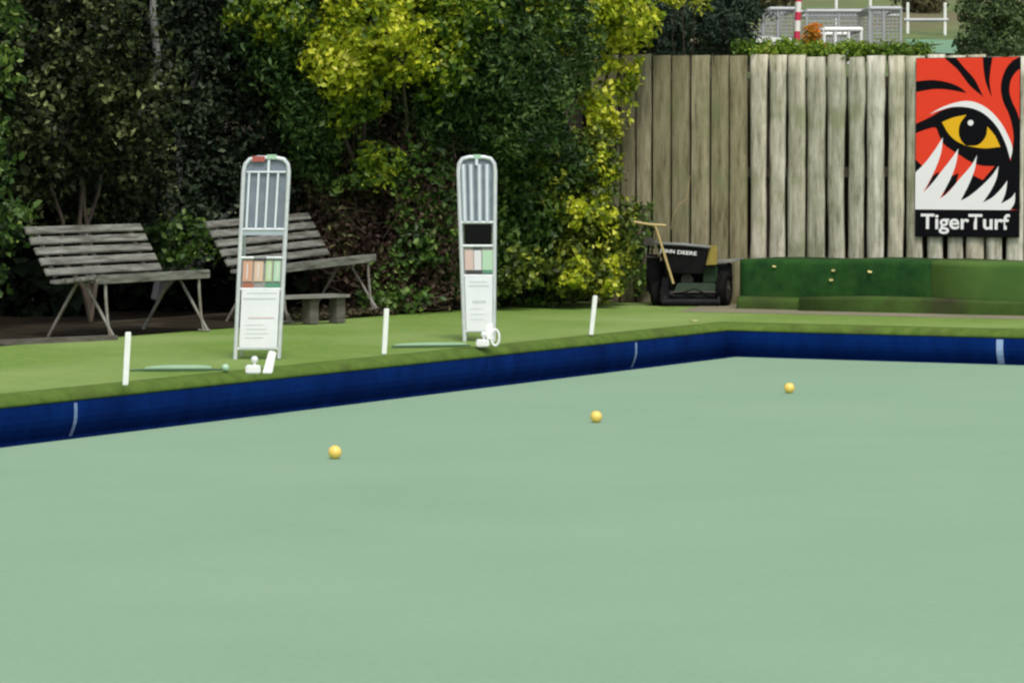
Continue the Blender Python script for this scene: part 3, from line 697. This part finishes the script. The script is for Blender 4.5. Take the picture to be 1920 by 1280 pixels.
# ------------------------------------------------------------------ scoreboards
m_alu = mat('scoreboard_frame', (.66, .70, .71, 1), .4, (.55, .59, .61, 1), 10, metal=.15)
m_rack = mat('rack_panel', (.15, .18, .22, 1), .35, (.20, .24, .28, 1), 12)
m_rackl = mat('rack_panel_light', (.34, .40, .45, 1), .4, (.40, .46, .52, 1), 12)
m_strip = mat('rack_strip', (.68, .75, .80, 1), .4)
m_black = mat('black_panel', (.005, .005, .006, 1), .7, spec=.1)
m_paper = mat('notice_paper', (.80, .82, .86, 1), .6, (.73, .76, .80, 1), 7)
m_line = mat('notice_print', (.56, .60, .61, 1), .7); m_linep = mat('notice_print_pink', (.64, .52, .55, 1), .7)
cm = {k: mat('card_' + k, c, .6) for k, c in dict(orange=(.60, .34, .23, 1), peach=(.66, .48, .35, 1), rust=(.36, .13, .08, 1), lime=(.46, .60, .34, 1), mint=(.42, .62, .44, 1), green=(.10, .27, .18, 1), grey=(.28, .28, .27, 1), pink=(.62, .46, .42, 1), white=(.68, .68, .70, 1), dark=(.05, .05, .055, 1), red=(.38, .09, .07, 1)).items()}
def scoreboard(base_px, Lf, Rf, top, spec, label):
    b = G(*base_px); s = F / b.y; yb = base_px[1]
    r = tag(empty('scoreboard', b), label, 'scoreboard', 'rink scoreboards on the bank')
    def P(f, y, d=0.0):
        x = Lf(y) + (Rf(y) - Lf(y)) * f
        return Vector(((x - base_px[0]) / s, d, (yb - y) / s))
    def panel(name, f0, f1, y0, y1, m, d=-.008, th=.006, parent=None):
        mbb = MB(); a0, a1, a2, a3 = P(f0, y1, d), P(f1, y1, d), P(f1, y0, d), P(f0, y0, d); o = Vector((0, th, 0))
        mbb.hexa([a0, a1, a1 + o, a0 + o], [a3, a2, a2 + o, a3 + o]); return mbb.build(name, m, parent or r)
    rad = spec['rad']
    pts = [P(0, yb), P(0, (yb + top) / 2), P(0, top + 26), P(.03, top + 12), P(.12, top + 3), P(.3, top), P(.7, top), P(.88, top + 3), P(.97, top + 12), P(1, top + 26), P(1, (yb + top) / 2), P(1, spec['rfoot'])]
    MB().tube(pts, rad, 8).build('frame', m_alu, r)
    for f in (.06, .94):
        q = P(f, top + 25, .02); e_ = P(f, yb - 4, .30); e_.z = .01; MB().tube([q, e_], rad * .6, 6).build('rear_leg', m_alu, r)
    for y in spec['cross']: MB().tube([P(.02, y, .0), P(.98, y, .0)], rad * .75, 6).build('crossbar', m_alu, r)
    spec['fill'](P, panel, MB, r, rad)
    return r
L1 = lambda y: 441 + (674 - y) * .0495; R1 = lambda y: 523 + (674 - y) * .0560
def fill1(P, panel, MB, r, rad):
    panel('rack_panel', .06, .95, 302, 428, m_rack, d=.006, th=.004)
    for f in (.10, .31, .52, .74):
        MB().bar(P(f + .03, 322, -.006), P(f + .02, 428, -.006), .013, .010).build('rack_strip', m_strip, r)
    MB().bar(P(.55, 296, -.006), P(.55, 322, -.006), .016, .010).build('rack_strip', m_strip, r)
    MB().bar(P(.07, 322, -.008), P(.94, 322, -.008), .012, .012).build('rack_bar', m_strip, r)
    panel('lower_rail', .04, .96, 427, 441, m_rackl, d=-.004, th=.01)
    panel('cap', .18, .46, 293, 303, cm['red'], d=-.018, th=.012)
    panel('cap', .5, .72, 290, 298, m_pgreen, d=-.018, th=.012)
    panel('card_holder', .06, .95, 483, 541, cm['grey'], d=.004, th=.008)
    for (f0, f1, c) in ((.09, .30, 'orange'), (.34, .54, 'peach'), (.60, .74, 'lime'), (.78, .93, 'mint')):
        c_ = panel('number_card', f0, f1, 489, 527, cm[c], d=-.004)
        panel('card_number', f0 + .13 * (f1 - f0) + .05, f0 + .13 * (f1 - f0) + .075, 494, 522, cm['white'], d=-.006, th=.001, parent=None)
    panel('card_clip', .32, .60, 481, 487, cm['dark'], d=-.01)
    panel('number_card', .09, .34, 530, 541, cm['rust'], d=-.004); panel('number_card', .60, .94, 530, 541, cm['green'], d=-.004)
    n_ = panel('notice', .08, .94, 543, 652, m_paper, d=-.012, th=.01)
    panel('print', .2, .88, 548, 550, m_line, d=-.0135, th=.001); panel('print', .12, .86, 558, 561, m_line, d=-.0135, th=.001); panel('print', .26, .84, 594, 597, m_linep, d=-.0135, th=.001)
    for k in range(4): panel('print', .2, .62 + .06 * (k % 3), 608 + k * 8, 609.2 + k * 8, m_line, d=-.0135, th=.001)
scoreboard((441, 674), L1, R1, 296, dict(rad=.0145, rfoot=672, cross=(430, 483, 542, 654), fill=fill1),
           'first silver-framed scoreboard, see-through in the middle, standing in front of the right bench')
L2 = lambda y: 871 - (640 - y) * .035; R2 = lambda y: 926 + (640 - y) * .008
def fill2(P, panel, MB, r, rad):
    panel('rack_panel', .06, .95, 300, 416, m_rack, d=.006, th=.004)
    for f in (.14, .34, .57, .78):
        MB().bar(P(f, 308, -.006), P(f, 415, -.006), .034, .008).build('rack_strip', m_rackl, r)
        MB().bar(P(f, 308, -.012), P(f, 415, -.012), .012, .004).build('rack_strip', m_strip, r)
    MB().bar(P(.5, 296, -.008), P(.5, 310, -.008), .02, .010).build('rack_strip', m_strip, r)
    panel('cap', .42, .62, 290, 297, m_pgreen, d=-.016, th=.012)
    panel('black_panel', .12, .88, 418, 460, m_black, d=-.004, th=.01)
    panel('card_holder', .06, .99, 462, 517, cm['grey'], d=.004, th=.008)
    for (f0, f1, c) in ((.10, .36, 'pink'), (.38, .60, 'white'), (.63, .96, 'mint')):
        panel('number_card', f0, f1, 469, 506, cm[c], d=-.004)
    panel('card_clip', .12, .62, 507, 512, cm['dark'], d=-.008); panel('card_clip', .64, .96, 507, 512, cm['green'], d=-.008); panel('card_clip', .36, .62, 463, 467, cm['dark'], d=-.008)
    panel('notice', .08, .94, 518, 620, m_paper, d=-.012, th=.01)
    panel('print', .22, .78, 527, 529, m_line, d=-.0135, th=.001); panel('print', .18, .84, 534, 537, m_line, d=-.0135, th=.001); panel('print', .3, .74, 563, 568, m_line, d=-.0135, th=.001)
    for k in range(3): panel('print', .22, .66 + .05 * (k % 2), 578 + k * 10, 579.2 + k * 10, m_line, d=-.0135, th=.001)
scoreboard((871, 640), L2, R2, 295, dict(rad=.0155, rfoot=640, cross=(417, 461, 517, 621), fill=fill2),
           'second silver-framed scoreboard with a black square panel in the middle')
# white plastic stands at the feet of the scoreboards
m_wp = mat('white_plastic', (.80, .82, .80, 1), .4)
def stand1(px, py, label, ring):
    b = G(px, py); s = F / b.y; r = tag(empty('marker_stand', b), label, 'marker', 'white markers at the scoreboard feet')
    MB().box((-.045, -.04, 0), (.045, .045, .052)).build('base', m_wp, r, bevel=.008)
    me = bpy.data.meshes.new('ball'); bm = bmesh.new(); bmesh.ops.create_uvsphere(bm, u_segments=14, v_segments=8, radius=.022); bm.to_mesh(me); bm.free()
    for p_ in me.polygons: p_.use_smooth = True
    k_ = link('knob', me, m_wp, r); k_.location = (.008, .0, .085)
    MB().tube([(.008, 0, .05), (.008, 0, .07)], .009, 6).build('neck', m_wp, r)
    if not ring:
        MB().hexa([(.055, -.02, 0), (.115, -.02, 0), (.115, .0, 0), (.055, .0, 0)], [(.095, .01, .14), (.14, .01, .13), (.14, .03, .13), (.095, .03, .14)]).build('plate', m_wp, r, bevel=.006)
    else:
        MB().hexa([(.03, -.01, .05), (.075, -.01, .05), (.075, .01, .05), (.03, .01, .05)], [(.02, .01, .15), (.07, .01, .17), (.07, .03, .17), (.02, .03, .15)]).build('plate', m_wp, r, bevel=.006)
        pts = [((.088 + .028 * math.cos(a)), .0, .064 + .056 * math.sin(a)) for a in [k * 2 * math.pi / 16 for k in range(17)]]
        MB().tube(pts, .010, 6).build('ring', m_wp, r)
stand1(475, 700, 'white plastic marker with a leaning plate at the foot of the first scoreboard', False)
stand1(905, 650, 'white plastic marker with a ring at the foot of the second scoreboard', True)

# ------------------------------------------------------------------ jacks
m_ball = mat('yellow_ball', (.80, .56, .10, 1), .3, (.85, .64, .18, 1), 30)
for (px, py, lab) in ((628, 860, 'yellow bowls jack on the green nearest the camera, leftmost of three'), (1118, 792, 'yellow bowls jack in the middle of the three on the green'), (1480, 737, 'yellow bowls jack farthest away, near the corner of the green')):
    me = bpy.data.meshes.new('yellow_jack'); bm = bmesh.new(); bmesh.ops.create_uvsphere(bm, u_segments=32, v_segments=20, radius=.036); bm.to_mesh(me); bm.free()
    for p_ in me.polygons: p_.use_smooth = True
    o = link('yellow_jack', me, m_ball); c = G(px, py, 0); o.location = (c.x, c.y, .0352); tag(o, lab, 'ball', 'yellow jacks on the green')

# ------------------------------------------------------------------ mower
mc = G(1290, 574); S = F / (mc.y)
mow = tag(empty('reel_mower', mc, 0), 'dark reel mower with a black grass catcher parked against the fence', 'mower')
def X(px): return (px - 1290) / S
def Z(py): return (574 - py) / S
m_mblack = mat('mower_black', (.005, .005, .007, 1), .6, (.012, .012, .014, 1), 14, spec=.15)
m_mgreen = mat('mower_green', (.010, .028, .012, 1), .6, (.018, .04, .018, 1), 12, spec=.2)
m_rim = mat('catcher_rim', (.20, .21, .22, 1), .5); m_yel = mat('mower_yellow', (.36, .29, .06, 1), .6, (.22, .18, .06, 1), 12, spec=.2)
m_rub = mat('rubber', (.008, .008, .008, 1), .9, spec=.1); m_steel = mat('dull_steel', (.09, .085, .075, 1), .6, (.045, .04, .035, 1), 9, metal=.3, spec=.3)
m_tan = mat('tan_tube', (.46, .36, .15, 1), .5)
# catcher: tapered bucket with a rolled rim
t0, t1, tb0, tb1 = X(1231), X(1327), X(1252), X(1316)
zt_, zb_ = Z(462), Z(512)
mb = MB(); mb.hexa([(tb0, -.10, zb_), (tb1, -.10, zb_ - .01), (tb1, .16, zb_ - .01), (tb0, .16, zb_)], [(t0, -.16, zt_ + .02), (t1, -.16, zt_ - .012), (t1, .16, zt_ - .012), (t0, .16, zt_ + .02)])
cat_ = mb.build('grass_catcher', m_mblack, mow, bevel=.012)
MB().tube([(t0 - .005, .16, zt_ + .03), (t0 - .005, -.165, zt_ + .03), ((t0 + t1) / 2, -.17, zt_ + .022), (t1 + .005, -.165, zt_ - .005), (t1 + .005, .16, zt_ - .005)], .013, 8).build('rim', m_rim, cat_)
m_let = mat('letter_white', (.75, .75, .76, 1), .6)
for wd_, xa_, xb_ in (('JOHN', 1235, 1263), ('DEERE', 1268, 1304)):
    text_mesh('lettering', wd_, X(xb_) - X(xa_), .034, m_let, cat_, (X(xa_), -.166, Z(474) + .010 - (X(xa_) - X(1235)) * .09), rot=(math.radians(90) - .12, math.radians(4.5), 0), off=.014)
# yellow side shield and engine
MB().hexa([(X(1322), -.10, Z(497)), (X(1343), -.10, Z(496)), (X(1343), .05, Z(496)), (X(1322), .05, Z(497))], [(X(1328), -.12, Z(459)), (X(1344), -.12, Z(461)), (X(1344), .05, Z(461)), (X(1328), .05, Z(459))]).build('side_shield', m_yel, mow, bevel=.006)
mb = MB(); mb.box((X(1240), .165, Z(560)), (X(1348), .42, Z(490))); mb.box((X(1282), .2, Z(480) + .002), (X(1322), .38, Z(468))); mb.build('engine', m_mblack, mow, bevel=.012)
MB().box((X(1214), .10, Z(552)), (X(1239), .30, Z(478))).build('side_case', m_mblack, mow, bevel=.02)
mb = MB()
mb.hexa([(X(1262), -.09, Z(548)), (X(1348), -.09, Z(548)), (X(1348), .14, Z(548)), (X(1262), .14, Z(548))], [(X(1270), -.06, Z(530)), (X(1340), -.06, Z(530)), (X(1340), .14, Z(530)), (X(1270), .14, Z(530))])
mb.box((X(1318), -.03, Z(530) + .002), (X(1345), .14, Z(498)))
mb.build('deck', m_mgreen, mow, bevel=.006)
mb = MB(); mb.tube([(X(1246), -.02, Z(556)), (X(1346), -.02, Z(556))], .055, 16)
for k in range(7): 
    pts = [(X(1248) + (X(1344) - X(1248)) * i / 10, -.02 + .062 * math.cos(k * .9 + i * .25), Z(556) + .062 * math.sin(k * .9 + i * .25)) for i in range(11)]
    mb.tube(pts, .005, 4)
mb.build('cutting_reel', m_mblack, mow)
MB().tube([(X(1240), -.15, Z(565)), (X(1346), -.15, Z(565))], .032, 14).build('front_roller', m_mblack, mow)
for xx in (X(1246), X(1346)):
    MB().hexa([(xx - .01, -.16, Z(568)), (xx + .01, -.16, Z(568)), (xx + .01, .2, Z(560)), (xx - .01, .2, Z(560))], [(xx - .01, -.08, Z(535)), (xx + .01, -.08, Z(535)), (xx + .01, .2, Z(500)), (xx - .01, .2, Z(500))]).build('side_plate', m_mblack, mow)
MB().tube([(X(1255), -.12, Z(547)), (X(1340), -.12, Z(547))], .008, 8).build('cross_rod', m_steel, mow)
def wheel(x, y, r, wdt, label=None):
    w_ = empty('wheel', (x, y, r)); w_.parent = mow
    mbb = MB(); prof = [(-wdt/2, r*.62), (-wdt/2, r*.9), (-wdt*.3, r), (wdt*.3, r), (wdt/2, r*.9), (wdt/2, r*.62)]; n = 28
    vs = [(o_, rr * math.cos(2*math.pi*k/n), rr * math.sin(2*math.pi*k/n)) for k in range(n) for o_, rr in prof]; m_ = len(prof)
    mbb.add(vs, [(k*m_+j, ((k+1) % n)*m_+j, ((k+1) % n)*m_+(j+1) % m_, k*m_+(j+1) % m_) for k in range(n) for j in range(m_)], True)
    mbb.build('tyre', m_rub, w_)
    MB().tube([(-wdt*.4, 0, 0), (wdt*.4, 0, 0)], r * .63, 20).tube([(-wdt*.6, 0, 0), (wdt*.6, 0, 0)], r * .16, 10).build('rim', m_steel, w_)
    w_.rotation_euler = (0, 0, math.radians(-18))
MB().tube([(X(1288), -.02, Z(524)), (X(1288), .10, Z(524))], .055, 18).build('flywheel_cover', m_steel, mow)
mb = MB()
for xa_, za_, xb_, zb2 in ((1246, 505, 1262, 548), (1262, 548, 1300, 540), (1300, 540, 1340, 552), (1340, 552, 1352, 505)):
    mb.tube([(X(xa_), -.12, Z(za_)), ((X(xa_) + X(xb_)) / 2, -.14, (Z(za_) + Z(zb2)) / 2 - .012), (X(xb_), -.12, Z(zb2))], .005, 6)
mb.build('cables', m_rub, mow)
MB().hexa([(X(1236), -.13, Z(566)), (X(1254), -.13, Z(566)), (X(1254), -.05, Z(566)), (X(1236), -.05, Z(566))], [(X(1240), -.11, Z(520)), (X(1252), -.11, Z(520)), (X(1252), -.05, Z(520)), (X(1240), -.05, Z(520))]).build('chain_guard', m_mblack, mow, bevel=.004)
wheel(X(1358), .0, .155, .085); wheel(X(1232), .05, .115, .07)
# levers and odds on the left side, grey arm on the right
MB().box((X(1206), .0, Z(461)), (X(1226), .08, Z(446))).build('control_box', m_steel, mow, bevel=.006)
MB().tube([(X(1216), .04, Z(461)), (X(1214), .05, Z(500)), (X(1226), .06, Z(548))], .012, 8).build('bracket', m_mblack, mow)
MB().tube([(X(1211), .02, Z(482)), (X(1237), -.03, Z(482))], .009, 8).build('lever', m_steel, mow)
mb = MB(); mb.hexa([(X(1340), .0, Z(496)), (X(1372), .0, Z(492)), (X(1372), .16, Z(492)), (X(1340), .16, Z(496))], [(X(1340), .0, Z(488)), (X(1396), .0, Z(484)), (X(1396), .16, Z(484)), (X(1340), .16, Z(488))])
mb.build('side_arm', m_slat, mow, bevel=.004)
mb = MB().box((X(1349), .21, Z(556)), (X(1376), .36, Z(496))).tube([(X(1368), .12, Z(492)), (X(1372), .12, Z(520)), (X(1370), .1, Z(550))], .018, 8).box((X(1338), .06, Z(535)), (X(1372), .2, Z(498))); mb.build('drive_case', m_mblack, mow, bevel=.004)
MB().tube([(X(1260), -.24, Z(530)), (X(1243), -.23, Z(475)), (X(1226), -.22, Z(421))], [.012, .012, .011], 8).build('handle_shaft', m_tan, mow)
MB().tube([(X(1186), -.23, Z(415)), (X(1215), -.22, Z(420)), (X(1246), -.22, Z(422))], .012, 8).build('handle_grip', m_tan, mow)
# dry stalk arching against the fence
pts = [Q(1258, 430, 30.55), Q(1262, 405, 30.5), Q(1272, 385, 30.5), Q(1288, 372, 30.5), Q(1294, 330, 30.6)]
o = MB().tube([p - pts[0] for p in pts], [.006, .005, .005, .004, .003], 5).build('dry_stalk', mat('dry_stalk', (.36, .28, .15, 1), .8)); 
o.location = pts[0]; tag(o, 'thin dry stalk arching in front of the fence above the mower', 'stalk')

# ------------------------------------------------------------------ beyond the fence
def on_ground(px, py, a_lo=FA + 1, a_hi=FA + 120):   # march the ray to the terrain
    d = ray(px, py); t = 31
    while t < 400:
        p = Vector((d.x * t, d.y * t, H + d.z * t)); a, b = AB(p)
        if p.z < hgt(a, b): return p
        t += .1
    return Vector((d.x * 90, d.y * 90, H + d.z * 90))
# creeper along the fence top
creeper = empty('creeper', W(FA + .25, b0 + fb(1550)[0], ZB)); tag(creeper, 'yellow-green creeper growing along the top of the fence', 'plant')
ells = [E(px, 104 - 11 * math.sin(px * .05) ** 2 - (4 if px < 1500 else 0), fb(px)[1] + .18, 30, 15, .16) for px in range(1405, 1720, 24)]
P, O = blob_points(ells, 420, 14, .06, .7, .2)
leafcloud('foliage', P - np.array(creeper.location), RNG.uniform(.03, .055, len(P)), L_yg, creeper, O, .4, .5, up=.3)
mb = MB()
for px in range(1410, 1700, 48):
    x, Yd, z = fb(px, 112); p = W(FA + .25, b0 + x, 0) - creeper.location; p.z = 0
    mb.tube([p, p + Vector((.05, .03, 1.1)), p + Vector((-.02, 0, z - ZB))], [.015, .012, .006], 5)
mb.build('stem', m_bark, creeper)
Yp = 31.4
plant('orange_shrub', 'small shrub with orange leaves rising above the fence beside the striped pole', 'shrub', [E(1522, 64, Yp, 12, 22, .08), E(1526, 90, Yp, 17, 14, .1)], L_orange, 60, 14, .05, .04, r0=.012, group=None)
# striped pole
Ys = 33.0; top_ = Q(1500, -60, Ys); bt = Q(1493, 100, Ys)
ax, bx_ = AB(bt); gz = hgt(ax, bx_)
pole = tag(empty('striped_pole', (bt.x - .04, bt.y, gz)), 'red and white striped pole standing behind the fence', 'pole')
ys_ = [400, 78, 59, 39, 23, 4, -14, -32, -60]; cols = ['w', 'r', 'w', 'r', 'w', 'r', 'w', 'r']
m_pr, m_pw = mat('pole_red', (.55, .03, .08, 1), .5), mat('pole_white', (.80, .80, .76, 1), .5)
mbw, mbr = MB(), MB()
def pp(y):
    f = (100 - y) / 160; p = bt.lerp(top_, f) - Vector(pole.location)
    return p
for k in range(8):
    p0, p1 = pp(ys_[k]), pp(ys_[k + 1])
    if k == 0: p0 = Vector((0, 0, 0))
    (mbw if cols[k] == 'w' else mbr).tube([p0, p1], .03, 12)
mbw.build('white_bands', m_pw, pole); mbr.build('red_bands', m_pr, pole)

# mesh cages on the slope
m_galv = mat('galvanised', (.42, .44, .45, 1), .5, (.34, .36, .38, 1), 4, metal=.2)
m_net = mat('grey_mesh', (.34, .35, .37, 1), .7)
def facing_panel(root, name, x0, x1, z0, z1, y=0, step=.055, wire=.01, m=None, sl=0):
    """welded-mesh panel; sl slopes its left side in"""
    mbb = MB(); m = m or m_net
    n = int((x1 - x0) / step)
    for i in range(n + 1):
        x = x0 + (x1 - x0) * i / n; zt2 = z1
        if sl > 0 and x < x0 + sl: zt2 = z0 + (z1 - z0) * (x - x0) / sl
        if zt2 > z0 + .01: mbb.box((x - wire / 2, y - wire / 2, z0), (x + wire / 2, y + wire / 2, zt2))
    k = int((z1 - z0) / step)
    for j in range(k + 1):
        z = z0 + (z1 - z0) * j / k; xa = x0 + (sl * j / k if sl > 0 else 0)
        mbb.box((xa, y - wire / 2 - wire, z - wire / 2), (x1, y - wire / 2 - .001, z + wire / 2))
    return mbb.build(name, m, root)
Yc = 48.0; sC = F / Yc
def cage(px0, px1, py0, py1, label, rails, Yc=48.0, sl=0, white=False, step=.05, wire=.012, depth=1.6):
    sC = F / Yc; p = Q(px0, py1, Yc); a, b = AB(p); gz = min(hgt(a, b), p.z - .02)
    r = tag(empty('mesh_enclosure', (p.x, p.y, gz)), label, 'enclosure', 'mesh enclosures on the slope beyond the fence')
    wd = (px1 - px0) / sC; z0 = p.z - gz; z1 = z0 + (py1 - py0) / sC; z0 = 0
    facing_panel(r, 'mesh_panel', 0, wd, z0, z1, 0, step, wire, m_net, sl / sC)
    facing_panel(r, 'mesh_panel', 0, wd, z0, z1, depth, step * 1.3, wire, m_net, sl / sC)
    mr_ = m_white if white else m_galv
    for f in rails: MB().tube([(wd * f, -.02, 0), (wd * f, -.02, z1)], .022, 8).build('post', mr_, r)
    MB().tube([(sl / sC, -.02, z1), (wd, -.02, z1)], .035, 8).build('top_rail', mr_, r)
    MB().tube([(sl / sC, depth, z1 ), (wd, depth, z1)], .035, 8).build('top_rail', mr_, r)
    for f in (sl / sC / wd, 1): MB().tube([(wd * f, -.02, z1 + .002), (wd * f, depth, z1 + .002)], .03, 8).build('side_rail', mr_, r)
    return r
cage(1405, 1490, 18, 78, 'grey mesh enclosure with a sloping left end, left of the striped pole', (.3, .62, 1), 48, sl=38)
cage(1512, 1632, 22, 84, 'grey mesh enclosure right of the striped pole with a pale top rail', (.0, .5, 1), 50)
cage(1630, 1688, 17, 88, 'tall grey mesh enclosure at the right end of the row', (0, .45, 1), 49)
cage(1545, 1614, 56, 92, 'low white-railed mesh pen in front of the taller enclosures', (0, .3, .66, 1), 46, white=True, step=.12)
# white kerb board below the first cage
p0, p1 = Q(1404, 76, 46.5), Q(1484, 80, 46.5)
o = MB().bar((0, 0, 0), p1 - p0, .12, .06, up=(0, 1, 0)).build('white_board', m_white); o.location = p0; tag(o, 'white board lying along the foot of the left mesh enclosure', 'board')
# rail fence on the hill
Yr = 56.0; rt = empty('rail_fence', Q(1560, 60, Yr)); tag(rt, 'pale metal rail fence on the hillside above the enclosures', 'fence')
for px in (1568, 1632, 1702, 1772):
    a_ = Q(px, -20 if px < 1700 else 5, Yr) - rt.location; b_ = Q(px, 60, Yr) - rt.location; MB().tube([b_ - Vector((0, 0, .4)), a_], .028, 6).build('post', m_white, rt)
MB().tube([Q(1500, 22, Yr) - rt.location, Q(1690, 30, Yr) - rt.location], .03, 6).build('rail', m_galv, rt)
MB().tube([Q(1695, 38, Yr) - rt.location, Q(1778, 38, Yr) - rt.location], .035, 6).build('rail', m_galv, rt)
# blue-green court surface on the slope
m_court = mat('court_surface', (.12, .28, .16, 1), .9, (.18, .30, .19, 1), 1.0)
cc = []
for px, py in ((1688, 100), (1800, 104), (1800, 78), (1700, 76)):
    p = on_ground(px, py); cc.append((p.x, p.y, p.z + .02))
me = bpy.data.meshes.new('court'); me.from_pydata(cc, [], [(0, 1, 2, 3)]); tag(link('court', me, m_court), kind='structure')
L_far = leafmat('leaf_far', [(.02, .035, .016, 1), (.04, .07, .025, 1), (.08, .13, .04, 1), (.14, .19, .07, 1)], 1.5, .6, .2, .2)
bq = on_ground(1850, 104)
plant('round_bush', 'round green bush on the slope above the poster', 'bush', [E(1845, 30, 36, 50, 60, .5), E(1885, 60, 36, 50, 45, .5), E(1920, 10, 36.5, 60, 70, .5), E(1820, 80, 35.5, 30, 30, .3), E(1880, 95, 35, 40, 16, .3)], L_far, 430, 16, .1, .055, base=tuple(Q(1865, 120, 36.3)), r0=.05)
for i, (px, py, rx, lab) in enumerate([(1725, 12, 26, 'brown-green bush inside the rail fence on the hillside'), (1440, 4, 40, 'low bush on the hillside behind the sloping enclosure')]):
    q = Q(px, py, 62); 
    plant('hillside_bush', lab, 'bush', [E(px, py - 6, 62, rx, 26, .8)], leafmat('leaf_hill%d' % i, [(.05, .05, .025, 1), (.10, .09, .045, 1), (.16, .16, .07, 1)], 1, .7, .2, .2), 70, 16, .3, .12, base=(q.x, q.y + .3, q.z - .8), r0=.06)
